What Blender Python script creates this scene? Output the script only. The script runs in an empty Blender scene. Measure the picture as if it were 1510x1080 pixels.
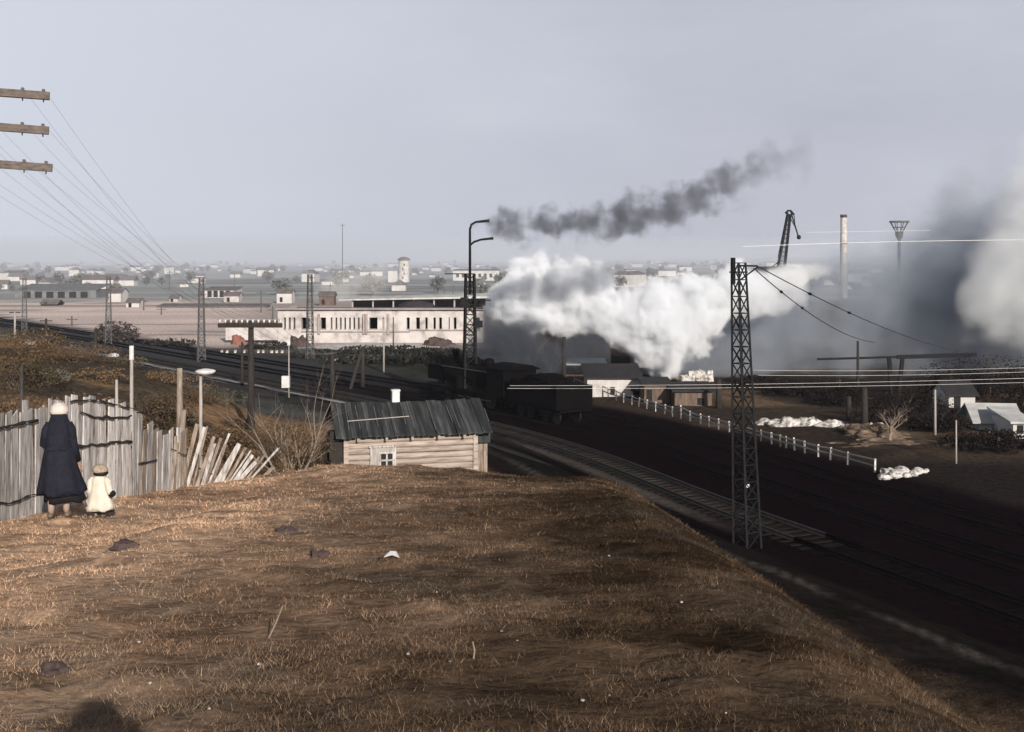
import bpy, math, random
import numpy as np
from mathutils import Vector, Matrix, noise as mnoise
R = math.radians
random.seed(7)
rng = np.random.default_rng(11)
sc = bpy.context.scene
col = sc.collection

# ------------------------------------------------------------------ camera, sky, sun, exposure
F, CX, HY, CAMZ = 1700.0, 755.0, 383.0, 11.0
cam = bpy.data.cameras.new('camera')
cam.sensor_width = 36.0
cam.lens = 36.0 * F / 1510.0
cam.shift_y = -(540.0 - HY) / 1510.0
cam.clip_start, cam.clip_end = 0.05, 20000
camo = bpy.data.objects.new('camera', cam)
camo.location = (0, 0, CAMZ); camo.rotation_euler = (R(90), 0, 0)
col.objects.link(camo); sc.camera = camo

SUN_EL, SUN_AZ = 20.0, 19.3            # the sun stands behind the camera, to its right
sd = Vector((math.sin(R(SUN_AZ)) * math.cos(R(SUN_EL)), -math.cos(R(SUN_AZ)) * math.cos(R(SUN_EL)), math.sin(R(SUN_EL))))
sun = bpy.data.lights.new('sun', 'SUN'); sun.energy = 5.0; sun.angle = R(0.5); sun.color = (1.0, 0.93, 0.84)
suno = bpy.data.objects.new('sun', sun); suno.rotation_euler = sd.to_track_quat('Z', 'Y').to_euler(); col.objects.link(suno)

w = bpy.data.worlds.new('World'); sc.world = w; w.use_nodes = True
nt = w.node_tree; N = nt.nodes; L = nt.links; N.clear()
out = N.new('ShaderNodeOutputWorld'); bg = N.new('ShaderNodeBackground'); bg.inputs[1].default_value = 0.06
sky = N.new('ShaderNodeTexSky'); sky.sky_type = 'NISHITA'; sky.sun_disc = False
sky.sun_elevation = R(SUN_EL); sky.sun_rotation = R(180 - SUN_AZ); sky.dust_density = 3.0; sky.air_density = 1.0
L.new(sky.outputs[0], bg.inputs[0])
bg2 = N.new('ShaderNodeBackground'); bg2.inputs[1].default_value = 1.0      # thin high overcast veil
tc = N.new('ShaderNodeTexCoord'); mp = N.new('ShaderNodeMapping'); mp.inputs['Scale'].default_value = (1.5, 1.5, 5.0)
nz = N.new('ShaderNodeTexNoise'); nz.inputs['Scale'].default_value = 2.2; nz.inputs['Detail'].default_value = 5; nz.inputs['Roughness'].default_value = 0.55
cr = N.new('ShaderNodeValToRGB')
cr.color_ramp.elements[0].position = 0.3; cr.color_ramp.elements[0].color = (0.50, 0.515, 0.60, 1)
cr.color_ramp.elements[1].position = 0.72; cr.color_ramp.elements[1].color = (0.585, 0.605, 0.69, 1)
L.new(tc.outputs['Generated'], mp.inputs[0]); L.new(mp.outputs[0], nz.inputs[0]); L.new(nz.outputs[0], cr.inputs[0])
sx = N.new('ShaderNodeSeparateXYZ'); L.new(tc.outputs['Generated'], sx.inputs[0])
az = N.new('ShaderNodeMapRange'); az.inputs['From Min'].default_value = -0.42; az.inputs['From Max'].default_value = 0.15; L.new(sx.outputs['X'], az.inputs[0])
veil = N.new('ShaderNodeMixRGB'); veil.blend_type = 'MIX'; veil.inputs[1].default_value = (0.67, 0.71, 0.80, 1)      # the veil thins to the left
L.new(az.outputs[0], veil.inputs[0]); L.new(cr.outputs[0], veil.inputs[2]); L.new(veil.outputs[0], bg2.inputs[0])
mr = N.new('ShaderNodeMapRange'); mr.inputs['From Min'].default_value = 0.23; mr.inputs['From Max'].default_value = 0.48
mr.inputs['To Min'].default_value = 0.95; mr.inputs['To Max'].default_value = 0.05
L.new(sx.outputs['Z'], mr.inputs[0])
mx = N.new('ShaderNodeMixShader'); L.new(mr.outputs[0], mx.inputs[0]); L.new(bg.outputs[0], mx.inputs[1]); L.new(bg2.outputs[0], mx.inputs[2])
L.new(mx.outputs[0], out.inputs[0])
sc.view_settings.view_transform = 'Standard'; sc.view_settings.look = 'None'
sc.view_settings.exposure = 0.0; sc.view_settings.gamma = 1.0
sc.cycles.use_denoising = True
sc.cycles.volume_bounces = 8; sc.cycles.max_bounces = 10; sc.cycles.transparent_max_bounces = 16
sc.cycles.volume_max_steps = 256

# ------------------------------------------------------------------ helpers
def at(px, py, Y):                      # the point at depth Y that the photograph shows at (px, py)
    return Vector(((px - CX) / F * Y, Y, CAMZ - (py - HY) / F * Y))

def tag(o, label=None, cat=None, group=None, kind=None):
    if label: o['label'] = label
    if cat: o['category'] = cat
    if group: o['group'] = group
    if kind: o['kind'] = kind
    return o

def empty(name, loc=(0, 0, 0), rz=0.0, label=None, cat=None, group=None):
    o = bpy.data.objects.new(name, None); o.empty_display_size = 0.3
    o.location = loc; o.rotation_euler = (0, 0, rz); col.objects.link(o)
    return tag(o, label, cat, group)

class MB:
    def __init__(s): s.v = []; s.f = []
    def add(s, vs, fs):
        b = len(s.v); s.v += [tuple(p) for p in vs]; s.f += [tuple(b + i for i in f) for f in fs]
    def box(s, c, size, rz=0.0, jit=0.0, M=None):
        hx, hy, hz = size[0] / 2, size[1] / 2, size[2] / 2
        ca, sa = math.cos(rz), math.sin(rz)
        vs = []
        for z in (-hz, hz):
            for x, y in ((-hx, -hy), (hx, -hy), (hx, hy), (-hx, hy)):
                j = [random.uniform(-jit, jit) for _ in range(3)] if jit else (0, 0, 0)
                p = Vector((x + j[0], y + j[1], z + j[2]))
                if M is not None: p = M @ p
                vs.append((c[0] + p.x * ca - p.y * sa, c[1] + p.x * sa + p.y * ca, c[2] + p.z))
        s.add(vs, [(0, 3, 2, 1), (4, 5, 6, 7), (0, 1, 5, 4), (1, 2, 6, 5), (2, 3, 7, 6), (3, 0, 4, 7)])
    def bar(s, a, b, wd, ht=None, up=(0, 0, 1)):
        a = Vector(a); b = Vector(b); d = (b - a)
        if d.length < 1e-6: return
        d.normalize(); up = Vector(up)
        if abs(d.dot(up)) > 0.98: up = Vector((0, 1, 0)) if abs(d.y) < 0.9 else Vector((1, 0, 0))
        x = d.cross(up).normalized() * (wd / 2); y = x.cross(d).normalized() * ((ht or wd) / 2)
        vs = [a - x - y, a + x - y, a + x + y, a - x + y, b - x - y, b + x - y, b + x + y, b - x + y]
        s.add(vs, [(0, 3, 2, 1), (4, 5, 6, 7), (0, 1, 5, 4), (1, 2, 6, 5), (2, 3, 7, 6), (3, 0, 4, 7)])
    def tube(s, pts, r, n=8, cap=True):
        pts = [Vector(p) for p in pts]; m = len(pts)
        rs = r if isinstance(r, (list, tuple)) else [r] * m
        b = len(s.v); prev = None
        for i, p in enumerate(pts):
            d = (pts[min(i + 1, m - 1)] - pts[max(i - 1, 0)]).normalized()
            ref = Vector((0, 0, 1)) if abs(d.z) < 0.95 else Vector((1, 0, 0))
            x = d.cross(ref).normalized() if prev is None else (prev - d * prev.dot(d)).normalized()
            prev = x; y = d.cross(x)
            for k in range(n):
                a = 2 * math.pi * k / n
                s.v.append(tuple(p + (x * math.cos(a) + y * math.sin(a)) * rs[i]))
        for i in range(m - 1):
            for k in range(n):
                k2 = (k + 1) % n
                s.f.append((b + i * n + k, b + i * n + k2, b + (i + 1) * n + k2, b + (i + 1) * n + k))
        if cap:
            s.f.append(tuple(b + k for k in range(n))[::-1]); s.f.append(tuple(b + (m - 1) * n + k for k in range(n)))
    def rings(s, rings, cap=True):      # each ring a list of points of one length
        b = len(s.v); n = len(rings[0])
        for r in rings: s.v += [tuple(p) for p in r]
        for i in range(len(rings) - 1):
            for k in range(n):
                k2 = (k + 1) % n
                s.f.append((b + i * n + k, b + i * n + k2, b + (i + 1) * n + k2, b + (i + 1) * n + k))
        if cap:
            s.f.append(tuple(b + k for k in range(n))[::-1]); s.f.append(tuple(b + (len(rings) - 1) * n + k for k in range(n)))
    def lathe(s, prof, c=(0, 0, 0), n=16, wob=0.0):
        rg = []
        for z, r in prof:
            rg.append([(c[0] + r * math.cos(2 * math.pi * k / n) * (1 + random.uniform(-wob, wob)),
                        c[1] + r * math.sin(2 * math.pi * k / n) * (1 + random.uniform(-wob, wob)), c[2] + z) for k in range(n)])
        s.rings(rg)
    def lump(s, c, rad, seed=0, amp=0.25, nu=14, nv=8, freq=1.6, half=False, oc=3):   # an uneven boulder or heap
        rg = []
        for j in range(nv + 1):
            t = (0.0 if half else -math.pi / 2) + (math.pi / 2 if half else math.pi) * j / nv
            t = min(t, math.pi / 2 - 0.02); t = max(t, -math.pi / 2 + 0.02)
            ring = []
            for k in range(nu):
                a = 2 * math.pi * k / nu
                d = Vector((math.cos(a) * math.cos(t), math.sin(a) * math.cos(t), math.sin(t)))
                q = 1 + amp * mnoise.fractal(d * freq + Vector((seed * 7.3, seed, 2.0)), .8, 2.1, oc)
                ring.append((c[0] + d.x * rad[0] * q, c[1] + d.y * rad[1] * q, c[2] + d.z * rad[2] * q))
            rg.append(ring)
        s.rings(rg)
    def build(s, name, mat, parent=None, origin=(0, 0, 0), smooth=False, loc=None, rz=0.0):
        o0 = Vector(origin)
        me = bpy.data.meshes.new(name)
        me.from_pydata([(p[0] - o0.x, p[1] - o0.y, p[2] - o0.z) for p in s.v], [], s.f)
        me.materials.append(mat)
        if smooth: me.polygons.foreach_set('use_smooth', [True] * len(me.polygons))
        me.update()
        o = bpy.data.objects.new(name, me); col.objects.link(o)
        if parent is not None: o.parent = parent
        else: o.location = loc if loc is not None else origin; o.rotation_euler = (0, 0, rz)
        return o

def np_mesh(name, verts, faces, mat, parent=None, colors=None, smooth=False):   # verts (n,3), faces (m,k)
    me = bpy.data.meshes.new(name); verts = np.asarray(verts, np.float32); faces = np.asarray(faces, np.int32)
    nv, (nf, k) = len(verts), faces.shape
    me.vertices.add(nv); me.vertices.foreach_set('co', verts.ravel())
    me.loops.add(nf * k); me.loops.foreach_set('vertex_index', faces.ravel())
    me.polygons.add(nf); me.polygons.foreach_set('loop_start', np.arange(0, nf * k, k, dtype=np.int32))
    me.polygons.foreach_set('loop_total', np.full(nf, k, np.int32))
    if smooth: me.polygons.foreach_set('use_smooth', np.ones(nf, bool))
    me.update(calc_edges=True)
    if colors is not None:
        a = me.color_attributes.new('tint', 'FLOAT_COLOR', 'POINT')
        c4 = np.ones((nv, 4), np.float32); c4[:, :3] = colors; a.data.foreach_set('color', c4.ravel())
    me.materials.append(mat); o = bpy.data.objects.new(name, me); col.objects.link(o)
    if parent is not None: o.parent = parent
    return o

def copy_tree(o, parent=None):
    c = o.copy(); col.objects.link(c); c.parent = parent
    for ch in list(o.children): copy_tree(ch, c)
    return c

def mat(name, c1, c2=None, rough=0.85, scale=3.0, stretch=(1, 1, 1), bump=0.0, bscale=None, detail=6, metal=0.0, lo=0.3, hi=0.7, c3=None, spec=0.25, island=0.0):
    m = bpy.data.materials.new(name); m.use_nodes = True
    t = m.node_tree; p = t.nodes['Principled BSDF']; p.inputs['Roughness'].default_value = rough; p.inputs['Metallic'].default_value = metal
    p.inputs['Specular IOR Level'].default_value = spec
    c2 = c2 or tuple(v * 0.6 for v in c1)
    co = t.nodes.new('ShaderNodeTexCoord'); mp = t.nodes.new('ShaderNodeMapping'); mp.inputs['Scale'].default_value = stretch
    nz = t.nodes.new('ShaderNodeTexNoise'); nz.inputs['Scale'].default_value = scale; nz.inputs['Detail'].default_value = detail; nz.inputs['Roughness'].default_value = 0.62
    cr = t.nodes.new('ShaderNodeValToRGB'); e = cr.color_ramp.elements
    e[0].position = lo; e[0].color = (*c2, 1); e[1].position = hi; e[1].color = (*c1, 1)
    if c3: q = e.new((lo + hi) / 2); q.color = (*c3, 1)
    t.links.new(co.outputs['Object'], mp.inputs[0]); t.links.new(mp.outputs[0], nz.inputs[0]); t.links.new(nz.outputs[0], cr.inputs[0]); t.links.new(cr.outputs[0], p.inputs['Base Color'])
    if island:                           # every separate board its own tone
        g = t.nodes.new('ShaderNodeNewGeometry'); r_ = t.nodes.new('ShaderNodeMapRange'); r_.inputs['To Min'].default_value = 1 - island; r_.inputs['To Max'].default_value = 1 + island * .6
        t.links.new(g.outputs['Random Per Island'], r_.inputs[0]); vm = t.nodes.new('ShaderNodeVectorMath'); vm.operation = 'SCALE'
        t.links.new(cr.outputs[0], vm.inputs[0]); t.links.new(r_.outputs[0], vm.inputs['Scale']); t.links.new(vm.outputs[0], p.inputs['Base Color'])
    if bump:
        n2 = t.nodes.new('ShaderNodeTexNoise'); n2.inputs['Scale'].default_value = bscale or scale * 3; n2.inputs['Detail'].default_value = 6
        t.links.new(mp.outputs[0], n2.inputs[0])
        b = t.nodes.new('ShaderNodeBump'); b.inputs['Strength'].default_value = bump; b.inputs['Distance'].default_value = 0.05
        t.links.new(n2.outputs[0], b.inputs['Height']); t.links.new(b.outputs[0], p.inputs['Normal'])
    return m

def tint_mat(name, rough=0.95, scale=6.0, amt=0.55, scale2=40.0, bump=0.0):   # base colour from the mesh's own tint, broken up by noise
    m = bpy.data.materials.new(name); m.use_nodes = True
    t = m.node_tree; p = t.nodes['Principled BSDF']; p.inputs['Roughness'].default_value = rough; p.inputs['Specular IOR Level'].default_value = 0.0
    at_ = t.nodes.new('ShaderNodeAttribute'); at_.attribute_name = 'tint'
    co = t.nodes.new('ShaderNodeTexCoord')
    a = t.nodes.new('ShaderNodeTexNoise'); a.inputs['Scale'].default_value = scale; a.inputs['Detail'].default_value = 8; a.inputs['Roughness'].default_value = 0.7
    t.links.new(co.outputs['Object'], a.inputs[0])
    mr = t.nodes.new('ShaderNodeMapRange'); mr.inputs['From Min'].default_value = 0.3; mr.inputs['From Max'].default_value = 0.7
    mr.inputs['To Min'].default_value = 1 - amt; mr.inputs['To Max'].default_value = 1 + amt
    t.links.new(a.outputs[0], mr.inputs[0])
    mm = t.nodes.new('ShaderNodeVectorMath'); mm.operation = 'SCALE'
    t.links.new(at_.outputs['Color'], mm.inputs[0]); t.links.new(mr.outputs[0], mm.inputs['Scale'])
    t.links.new(mm.outputs[0], p.inputs['Base Color'])
    if bump:
        n2 = t.nodes.new('ShaderNodeTexNoise'); n2.inputs['Scale'].default_value = scale2; n2.inputs['Detail'].default_value = 5
        t.links.new(co.outputs['Object'], n2.inputs[0])
        b = t.nodes.new('ShaderNodeBump'); b.inputs['Strength'].default_value = bump; b.inputs['Distance'].default_value = 0.04
        t.links.new(n2.outputs[0], b.inputs['Height']); t.links.new(b.outputs[0], p.inputs['Normal'])
    return m

def vnoise(x, y, scale, seed):
    x = np.asarray(x, float) / scale; y = np.asarray(y, float) / scale
    xi = np.floor(x).astype(np.int64); yi = np.floor(y).astype(np.int64); fx = x - xi; fy = y - yi
    fx = fx * fx * (3 - 2 * fx); fy = fy * fy * (3 - 2 * fy)
    def h(a, b):
        n = (a * 374761393 + b * 668265263 + seed * 982451653) & 0x7fffffff
        n = ((n ^ (n >> 13)) * 1274126177) & 0x7fffffff
        n = n ^ (n >> 16)
        return (n & 0xffff) / 65535.0
    return (h(xi, yi) * (1 - fx) + h(xi + 1, yi) * fx) * (1 - fy) + (h(xi, yi + 1) * (1 - fx) + h(xi + 1, yi + 1) * fx) * fy

def fbm(x, y, scale, seed, o=4):
    r = 0; a = 0.5
    for i in range(o): r = r + a * vnoise(x, y, scale / 2 ** i, seed + i * 17); a *= 0.5
    return r / (1 - 0.5 ** o)

def ss(a, b, x): t = np.clip((np.asarray(x, float) - a) / (b - a), 0, 1); return t * t * (3 - 2 * t)
def lerp(a, b, t): return a + (b - a) * t

# ------------------------------------------------------------------ materials
M = {}
M['ground'] = tint_mat('ground_soil', scale=2.6, amt=0.6, scale2=9.0, bump=0.8)
M['grass'] = tint_mat('dry_grass_blades', scale=1.2, amt=0.25)
M['leaf'] = tint_mat('dry_leaves', scale=2.0, amt=0.3)
M['board'] = mat('weathered_board', (0.66, 0.635, 0.615), (0.15, 0.125, 0.11), scale=2.4, stretch=(7, 7, 0.9), bump=0.4, c3=(0.47, 0.44, 0.42), island=.35)
M['board_brown'] = mat('brown_weathered_board', (0.42, 0.345, 0.285), (0.11, 0.08, 0.06), scale=2.4, stretch=(7, 7, 0.9), bump=0.4, island=.4)
M['log'] = mat('bleached_log', (0.52, 0.44, 0.39), (0.20, 0.15, 0.125), scale=1.9, stretch=(0.7, 5, 7), bump=0.4, c3=(0.40, 0.33, 0.285), island=.25)
M['roof'] = mat('tarred_roof_board', (0.095, 0.099, 0.098), (0.016, 0.018, 0.019), scale=1.5, stretch=(4, .35, .35), bump=0.4, c3=(0.042, 0.046, 0.047), island=.5)
M['batten'] = mat('grey_batten', (0.13, 0.14, 0.14), (0.06, 0.06, 0.06), scale=4)
M['dark_wood'] = mat('tarred_pole_wood', (0.045, 0.038, 0.034), (0.02, 0.017, 0.016), scale=4, stretch=(6, 6, 0.7), bump=0.3)
M['arm_wood'] = mat('grey_crossarm_wood', (0.20, 0.165, 0.145), (0.085, 0.068, 0.06), scale=5, stretch=(0.7, 6, 6), bump=0.4)
M['pale_pole'] = mat('bleached_pole_wood', (0.46, 0.43, 0.40), (0.24, 0.21, 0.19), scale=4, stretch=(6, 6, 0.7))
M['white_paint'] = mat('chalky_white_paint', (0.78, 0.77, 0.76), (0.5, 0.48, 0.47), scale=5, rough=0.7)
M['iron'] = mat('black_iron', (0.016, 0.0155, 0.0165), (0.007, 0.007, 0.008), scale=6, rough=0.7, spec=0.15)
M['grey_iron'] = mat('grey_galvanised_iron', (0.13, 0.125, 0.125), (0.05, 0.048, 0.05), scale=6, rough=0.6)
M['loco'] = mat('sooty_loco_paint', (0.006, 0.005, 0.006), (0.003, 0.0025, 0.003), scale=3, rough=0.8, spec=0.03)
M['rail'] = mat('dull_rail_steel', (0.014, 0.012, 0.013), (0.006, 0.005, 0.006), scale=5, rough=0.9, spec=0.0)
M['sleeper'] = mat('oily_sleeper_wood', (0.010, 0.0075, 0.008), (0.004, 0.003, 0.0035), scale=2, bump=0.2, rough=0.95, spec=0.0)
M['rail_worn'] = mat('worn_rail_steel', (0.05, 0.045, 0.042), (0.02, 0.018, 0.017), scale=5, rough=0.8)
M['sleeper_worn'] = mat('worn_sleeper_wood', (0.026, 0.022, 0.02), (0.008, 0.007, 0.007), scale=1.1, bump=0.2, rough=0.95, spec=0.0)
M['pale_wall'] = mat('pale_plaster', (0.56, 0.525, 0.51), (0.30, 0.27, 0.26), scale=0.5, lo=.36, hi=.6, bump=0.1, c3=(0.485, 0.445, 0.43))
M['pale_wall2'] = mat('stained_white_plaster', (0.68, 0.66, 0.645), (0.33, 0.30, 0.285), scale=0.9, c3=(0.52, 0.49, 0.47))
M['void'] = mat('dark_interior', (0.022, 0.02, 0.022), (0.012, 0.011, 0.012), scale=2)  # near-black tone stands in for the shade of unlit interiors
M['trim'] = mat('pinkish_cornice', (0.40, 0.345, 0.33), (0.25, 0.21, 0.20), scale=0.8)
M['grey_roof'] = mat('grey_sheet_roof', (0.20, 0.205, 0.21), (0.11, 0.11, 0.115), scale=0.8)
M['white_roof'] = mat('white_canopy_roof', (0.62, 0.62, 0.60), (0.34, 0.335, 0.325), scale=0.7)
M['dark_roof'] = mat('dark_felt_roof', (0.035, 0.033, 0.036), (0.018, 0.017, 0.018), scale=1.2)
M['brick_red'] = mat('faded_red_brick', (0.30, 0.13, 0.10), (0.17, 0.075, 0.06), scale=2)
M['brown_wall'] = mat('brown_plank_wall', (0.20, 0.145, 0.115), (0.07, 0.05, 0.04), scale=1.2, stretch=(4, 4, 0.7))
M['rock'] = mat('grey_stone', (0.20, 0.185, 0.17), (0.13, 0.115, 0.105), scale=2, bump=0.3)
M['white_stone'] = mat('white_stone', (0.66, 0.64, 0.62), (0.17, 0.14, 0.12), scale=2.6, bump=0.6, lo=.38, hi=.60)
M['heap'] = mat('dark_spoil', (0.10, 0.07, 0.065), (0.045, 0.032, 0.03), scale=1.5, bump=0.4)
M['bark'] = mat('grey_brown_bark', (0.15, 0.115, 0.09), (0.06, 0.045, 0.035), scale=8, stretch=(4, 4, 1))
M['pale_bark'] = mat('pale_bark', (0.34, 0.27, 0.22), (0.16, 0.12, 0.09), scale=8, stretch=(4, 4, 1))
M['wire_dark'] = mat('dark_wire', (0.03, 0.03, 0.032), rough=0.6)
M['wire_grey'] = mat('grey_wire', (0.42, 0.43, 0.45), rough=0.6)
M['wire_bright'] = mat('sunlit_wire_tone', (0.85, 0.83, 0.80), (0.7, 0.68, 0.66), rough=0.5)  # near-white colour puts the sun's gleam into the wire
M['glass'] = mat('grimy_pane', (0.03, 0.032, 0.034), (0.015, 0.016, 0.017), rough=0.25, spec=0.5)
M['navy'] = mat('navy_wool', (0.017, 0.018, 0.030), (0.008, 0.009, 0.016), scale=6, bump=0.4, bscale=20)
M['cream'] = mat('cream_wool', (0.74, 0.69, 0.60), (0.58, 0.52, 0.44), scale=8, bump=0.3, bscale=30)
M['scarf'] = mat('off_white_scarf', (0.70, 0.63, 0.57), (0.5, 0.43, 0.38), scale=9, bump=0.3)
M['fur'] = mat('sandy_fur_cap', (0.50, 0.42, 0.33), (0.3, 0.23, 0.17), scale=14, bump=0.6)
M['black_cloth'] = mat('black_cloth', (0.014, 0.013, 0.015), (0.007, 0.007, 0.008), scale=8)
M['stocking'] = mat('beige_stocking', (0.50, 0.40, 0.33), (0.38, 0.30, 0.25), scale=8)
M['grey_sock'] = mat('grey_stocking', (0.16, 0.15, 0.15), (0.1, 0.09, 0.09), scale=8)
M['shoe'] = mat('worn_shoe', (0.20, 0.15, 0.12), (0.09, 0.07, 0.05), scale=8)
M['skin'] = mat('skin', (0.46, 0.29, 0.22), (0.40, 0.25, 0.19), scale=8, rough=0.6)
M['hair'] = mat('dark_hair', (0.02, 0.016, 0.014), rough=0.6)
M['far_wall'] = mat('far_whitewash', (0.62, 0.60, 0.58), (0.42, 0.40, 0.385), scale=0.3)
M['far_roof'] = mat('far_grey_roof', (0.19, 0.17, 0.165), (0.10, 0.09, 0.09), scale=0.5)

# ------------------------------------------------------------------ railway line and terrain
ctrl = np.array([(34, -7), (25.5, 13.1), (10.9, 47), (-1.3, 75.4), (-30.7, 114.7), (-73.5, 170), (-136, 250), (-300, 455), (-700, 950)], float)
def catmull(P, n=24):
    o = []
    for i in range(1, len(P) - 2):
        p0, p1, p2, p3 = P[i - 1], P[i], P[i + 1], P[i + 2]
        for k in range(n):
            t = k / n
            o.append(0.5 * ((2 * p1) + (-p0 + p2) * t + (2 * p0 - 5 * p1 + 4 * p2 - p3) * t * t + (-p0 + 3 * p1 - 3 * p2 + p3) * t ** 3))
    o.append(P[-2]); return np.array(o)
line = catmull(ctrl)
line = np.vstack([ctrl[:1] + (ctrl[0] - ctrl[1]) * 3, ctrl[:1], line])
seg = np.diff(line, axis=0); sl = np.linalg.norm(seg, axis=1); su = seg / sl[:, None]
cum = np.concatenate([[0], np.cumsum(sl)])

def sdist(x, y):                         # signed distance from the line's axis, + towards the hill
    x = np.asarray(x, float); sh = x.shape; x = x.ravel(); y = np.broadcast_to(np.asarray(y, float), sh).ravel()
    best = np.full(x.shape, 1e18); s = np.zeros(x.shape)
    for i in range(len(seg)):
        dx = x - line[i, 0]; dy = y - line[i, 1]
        t = np.clip(dx * su[i, 0] + dy * su[i, 1], -1e9 if i == 0 else 0, 1e9 if i == len(seg) - 1 else sl[i])
        ex = dx - t * su[i, 0]; ey = dy - t * su[i, 1]; d = ex * ex + ey * ey
        m = d < best; best[m] = d[m]
        s[m] = (np.sqrt(d) * np.where(su[i, 0] * dy - su[i, 1] * dx >= 0, 1, -1))[m]
    return s.reshape(sh)

def along(d, off=0.0):                   # point at run d of the line, off metres to the far side
    i = int(np.clip(np.searchsorted(cum, d) - 1, 0, len(seg) - 1)); p = line[i] + su[i] * (d - cum[i])
    n = np.array((su[i, 1], -su[i, 0])); return p + n * off, su[i]

def height(x, y, fine=True, s=None):
    x = np.asarray(x, float); y = np.asarray(y, float)
    if s is None: s = sdist(x, y)
    side = np.interp(s, [-1e5, 3, 7, 8.5, 16, 24, 40, 90, 1e5], [0, 0, 1.45, 1.55, 3.2, 5.6, 6.8, 8, 9])
    side = lerp(side, np.interp(s, [-1e5, 3, 7, 8.5, 16, 20.5, 24, 40, 90, 1e5], [0, 0, .9, 1.0, 1.5, 3.6, 5.5, 6.8, 8, 9]), ss(58, 76, y))
    side = lerp(np.minimum(side, 1.55), side, ss(27, 40, y))
    side = side - 2.0 * np.exp(-((x + 11) / 8) ** 2 - ((y - 50) / 13) ** 2) * ss(4, 12, s)
    fade = 1 - ss(140, 260, y); side = side * fade
    cap = np.interp(y, [-60, -10, 0, 25, 28, 30, 33, 36, 42, 60], [10.5, 10.0, 9.35, 6.35, 5.93, 5.5, 4.75, 4.1, 2.85, 0])
    cap = cap - 0.35 * ss(-4, -7, x) * ss(20, 28, y) - 0.28 * ss(-3, 1.5, x) * ss(20, 28, y) + (fbm(x, y, 4.5, 23, 2) - .5) * .22 * ss(12, 22, y)
    cap = cap - 0.16 * ss(-3.8, -5.4, x) * ss(8, 13, y) * (1 - ss(20, 25, y))
    nearp = 11.0 - 0.1288 * y - 0.698 * x - 0.035 * np.maximum(x - 3.0, 0) ** 2
    k = 0.45; h = np.clip(0.5 + 0.5 * (nearp - cap) / k, 0, 1); near = nearp * (1 - h) + cap * h - k * h * (1 - h)
    near = near - 2.2 * ss(-8, -16, x) * ss(4, 30, y)
    z = np.maximum(side, near)
    f = x / np.maximum(y, 1.0)
    z = z + ss(700, 5200, y) * 30 * np.clip(0.2 + f * 1.9, 0.0, 1.0) + ss(500, 2500, y) * (fbm(x, y, 900, 5) - 0.5) * 5
    # low rough ground beyond the line on the right, spoil banks
    rgt = ss(-13, -18, s) * ss(0.03, 0.16, f) * (1 - ss(150, 260, y)) * ss(56, 70, y)
    z = z + rgt * (fbm(x, y, 14, 9) * 1.0 - 0.3)
    if fine:
        hill = ss(8, 11, s)
        z = z + hill * ((fbm(x, y, 0.9, 21, 4) - 0.5) * 0.06 + (fbm(x, y, 0.36, 25, 2) - 0.5) * 0.075 + ss(.62, .8, fbm(x, y, 0.6, 26, 2)) * .05 + (fbm(x, y, 5.0, 22, 3) - 0.5) * 0.09) * (1 - ss(60, 120, y))
        z = z + (ss(2.5, 5, s) - ss(9, 12, s)) * (fbm(x, y, 2.5, 31) - 0.5) * 0.35
        z = z + ss(-1, -30, s) * (fbm(x, y, 6, 41) - 0.5) * 0.25 * (1 - ss(200, 500, y))
    return z

def gh(x, y): return float(height(np.array([x]), np.array([y]))[0])

def axis(parts):
    o = []
    for a, b, st in parts: o += list(np.arange(a, b, st))
    o.append(parts[-1][1]); return np.array(o, float)
gx = axis([(-4500, -1500, 500), (-1500, -400, 100), (-400, -120, 20), (-120, -50, 3), (-50, -16, 0.9), (-16, -8, 0.25), (-8, 8, 0.12), (8, 14, 0.25), (14, 45, 0.7), (45, 120, 4), (120, 400, 20), (400, 1500, 100), (1500, 4500, 500)])
gy = axis([(-120, -10, 10), (-10, 3, 0.8), (3, 18, 0.12), (18, 34, 0.2), (34, 100, 0.7), (100, 210, 2), (210, 600, 8), (600, 2000, 60), (2000, 6000, 250)])
GX, GY = np.meshgrid(gx, gy); GS = sdist(GX, GY); GZ = height(GX, GY, True, GS)

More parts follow.
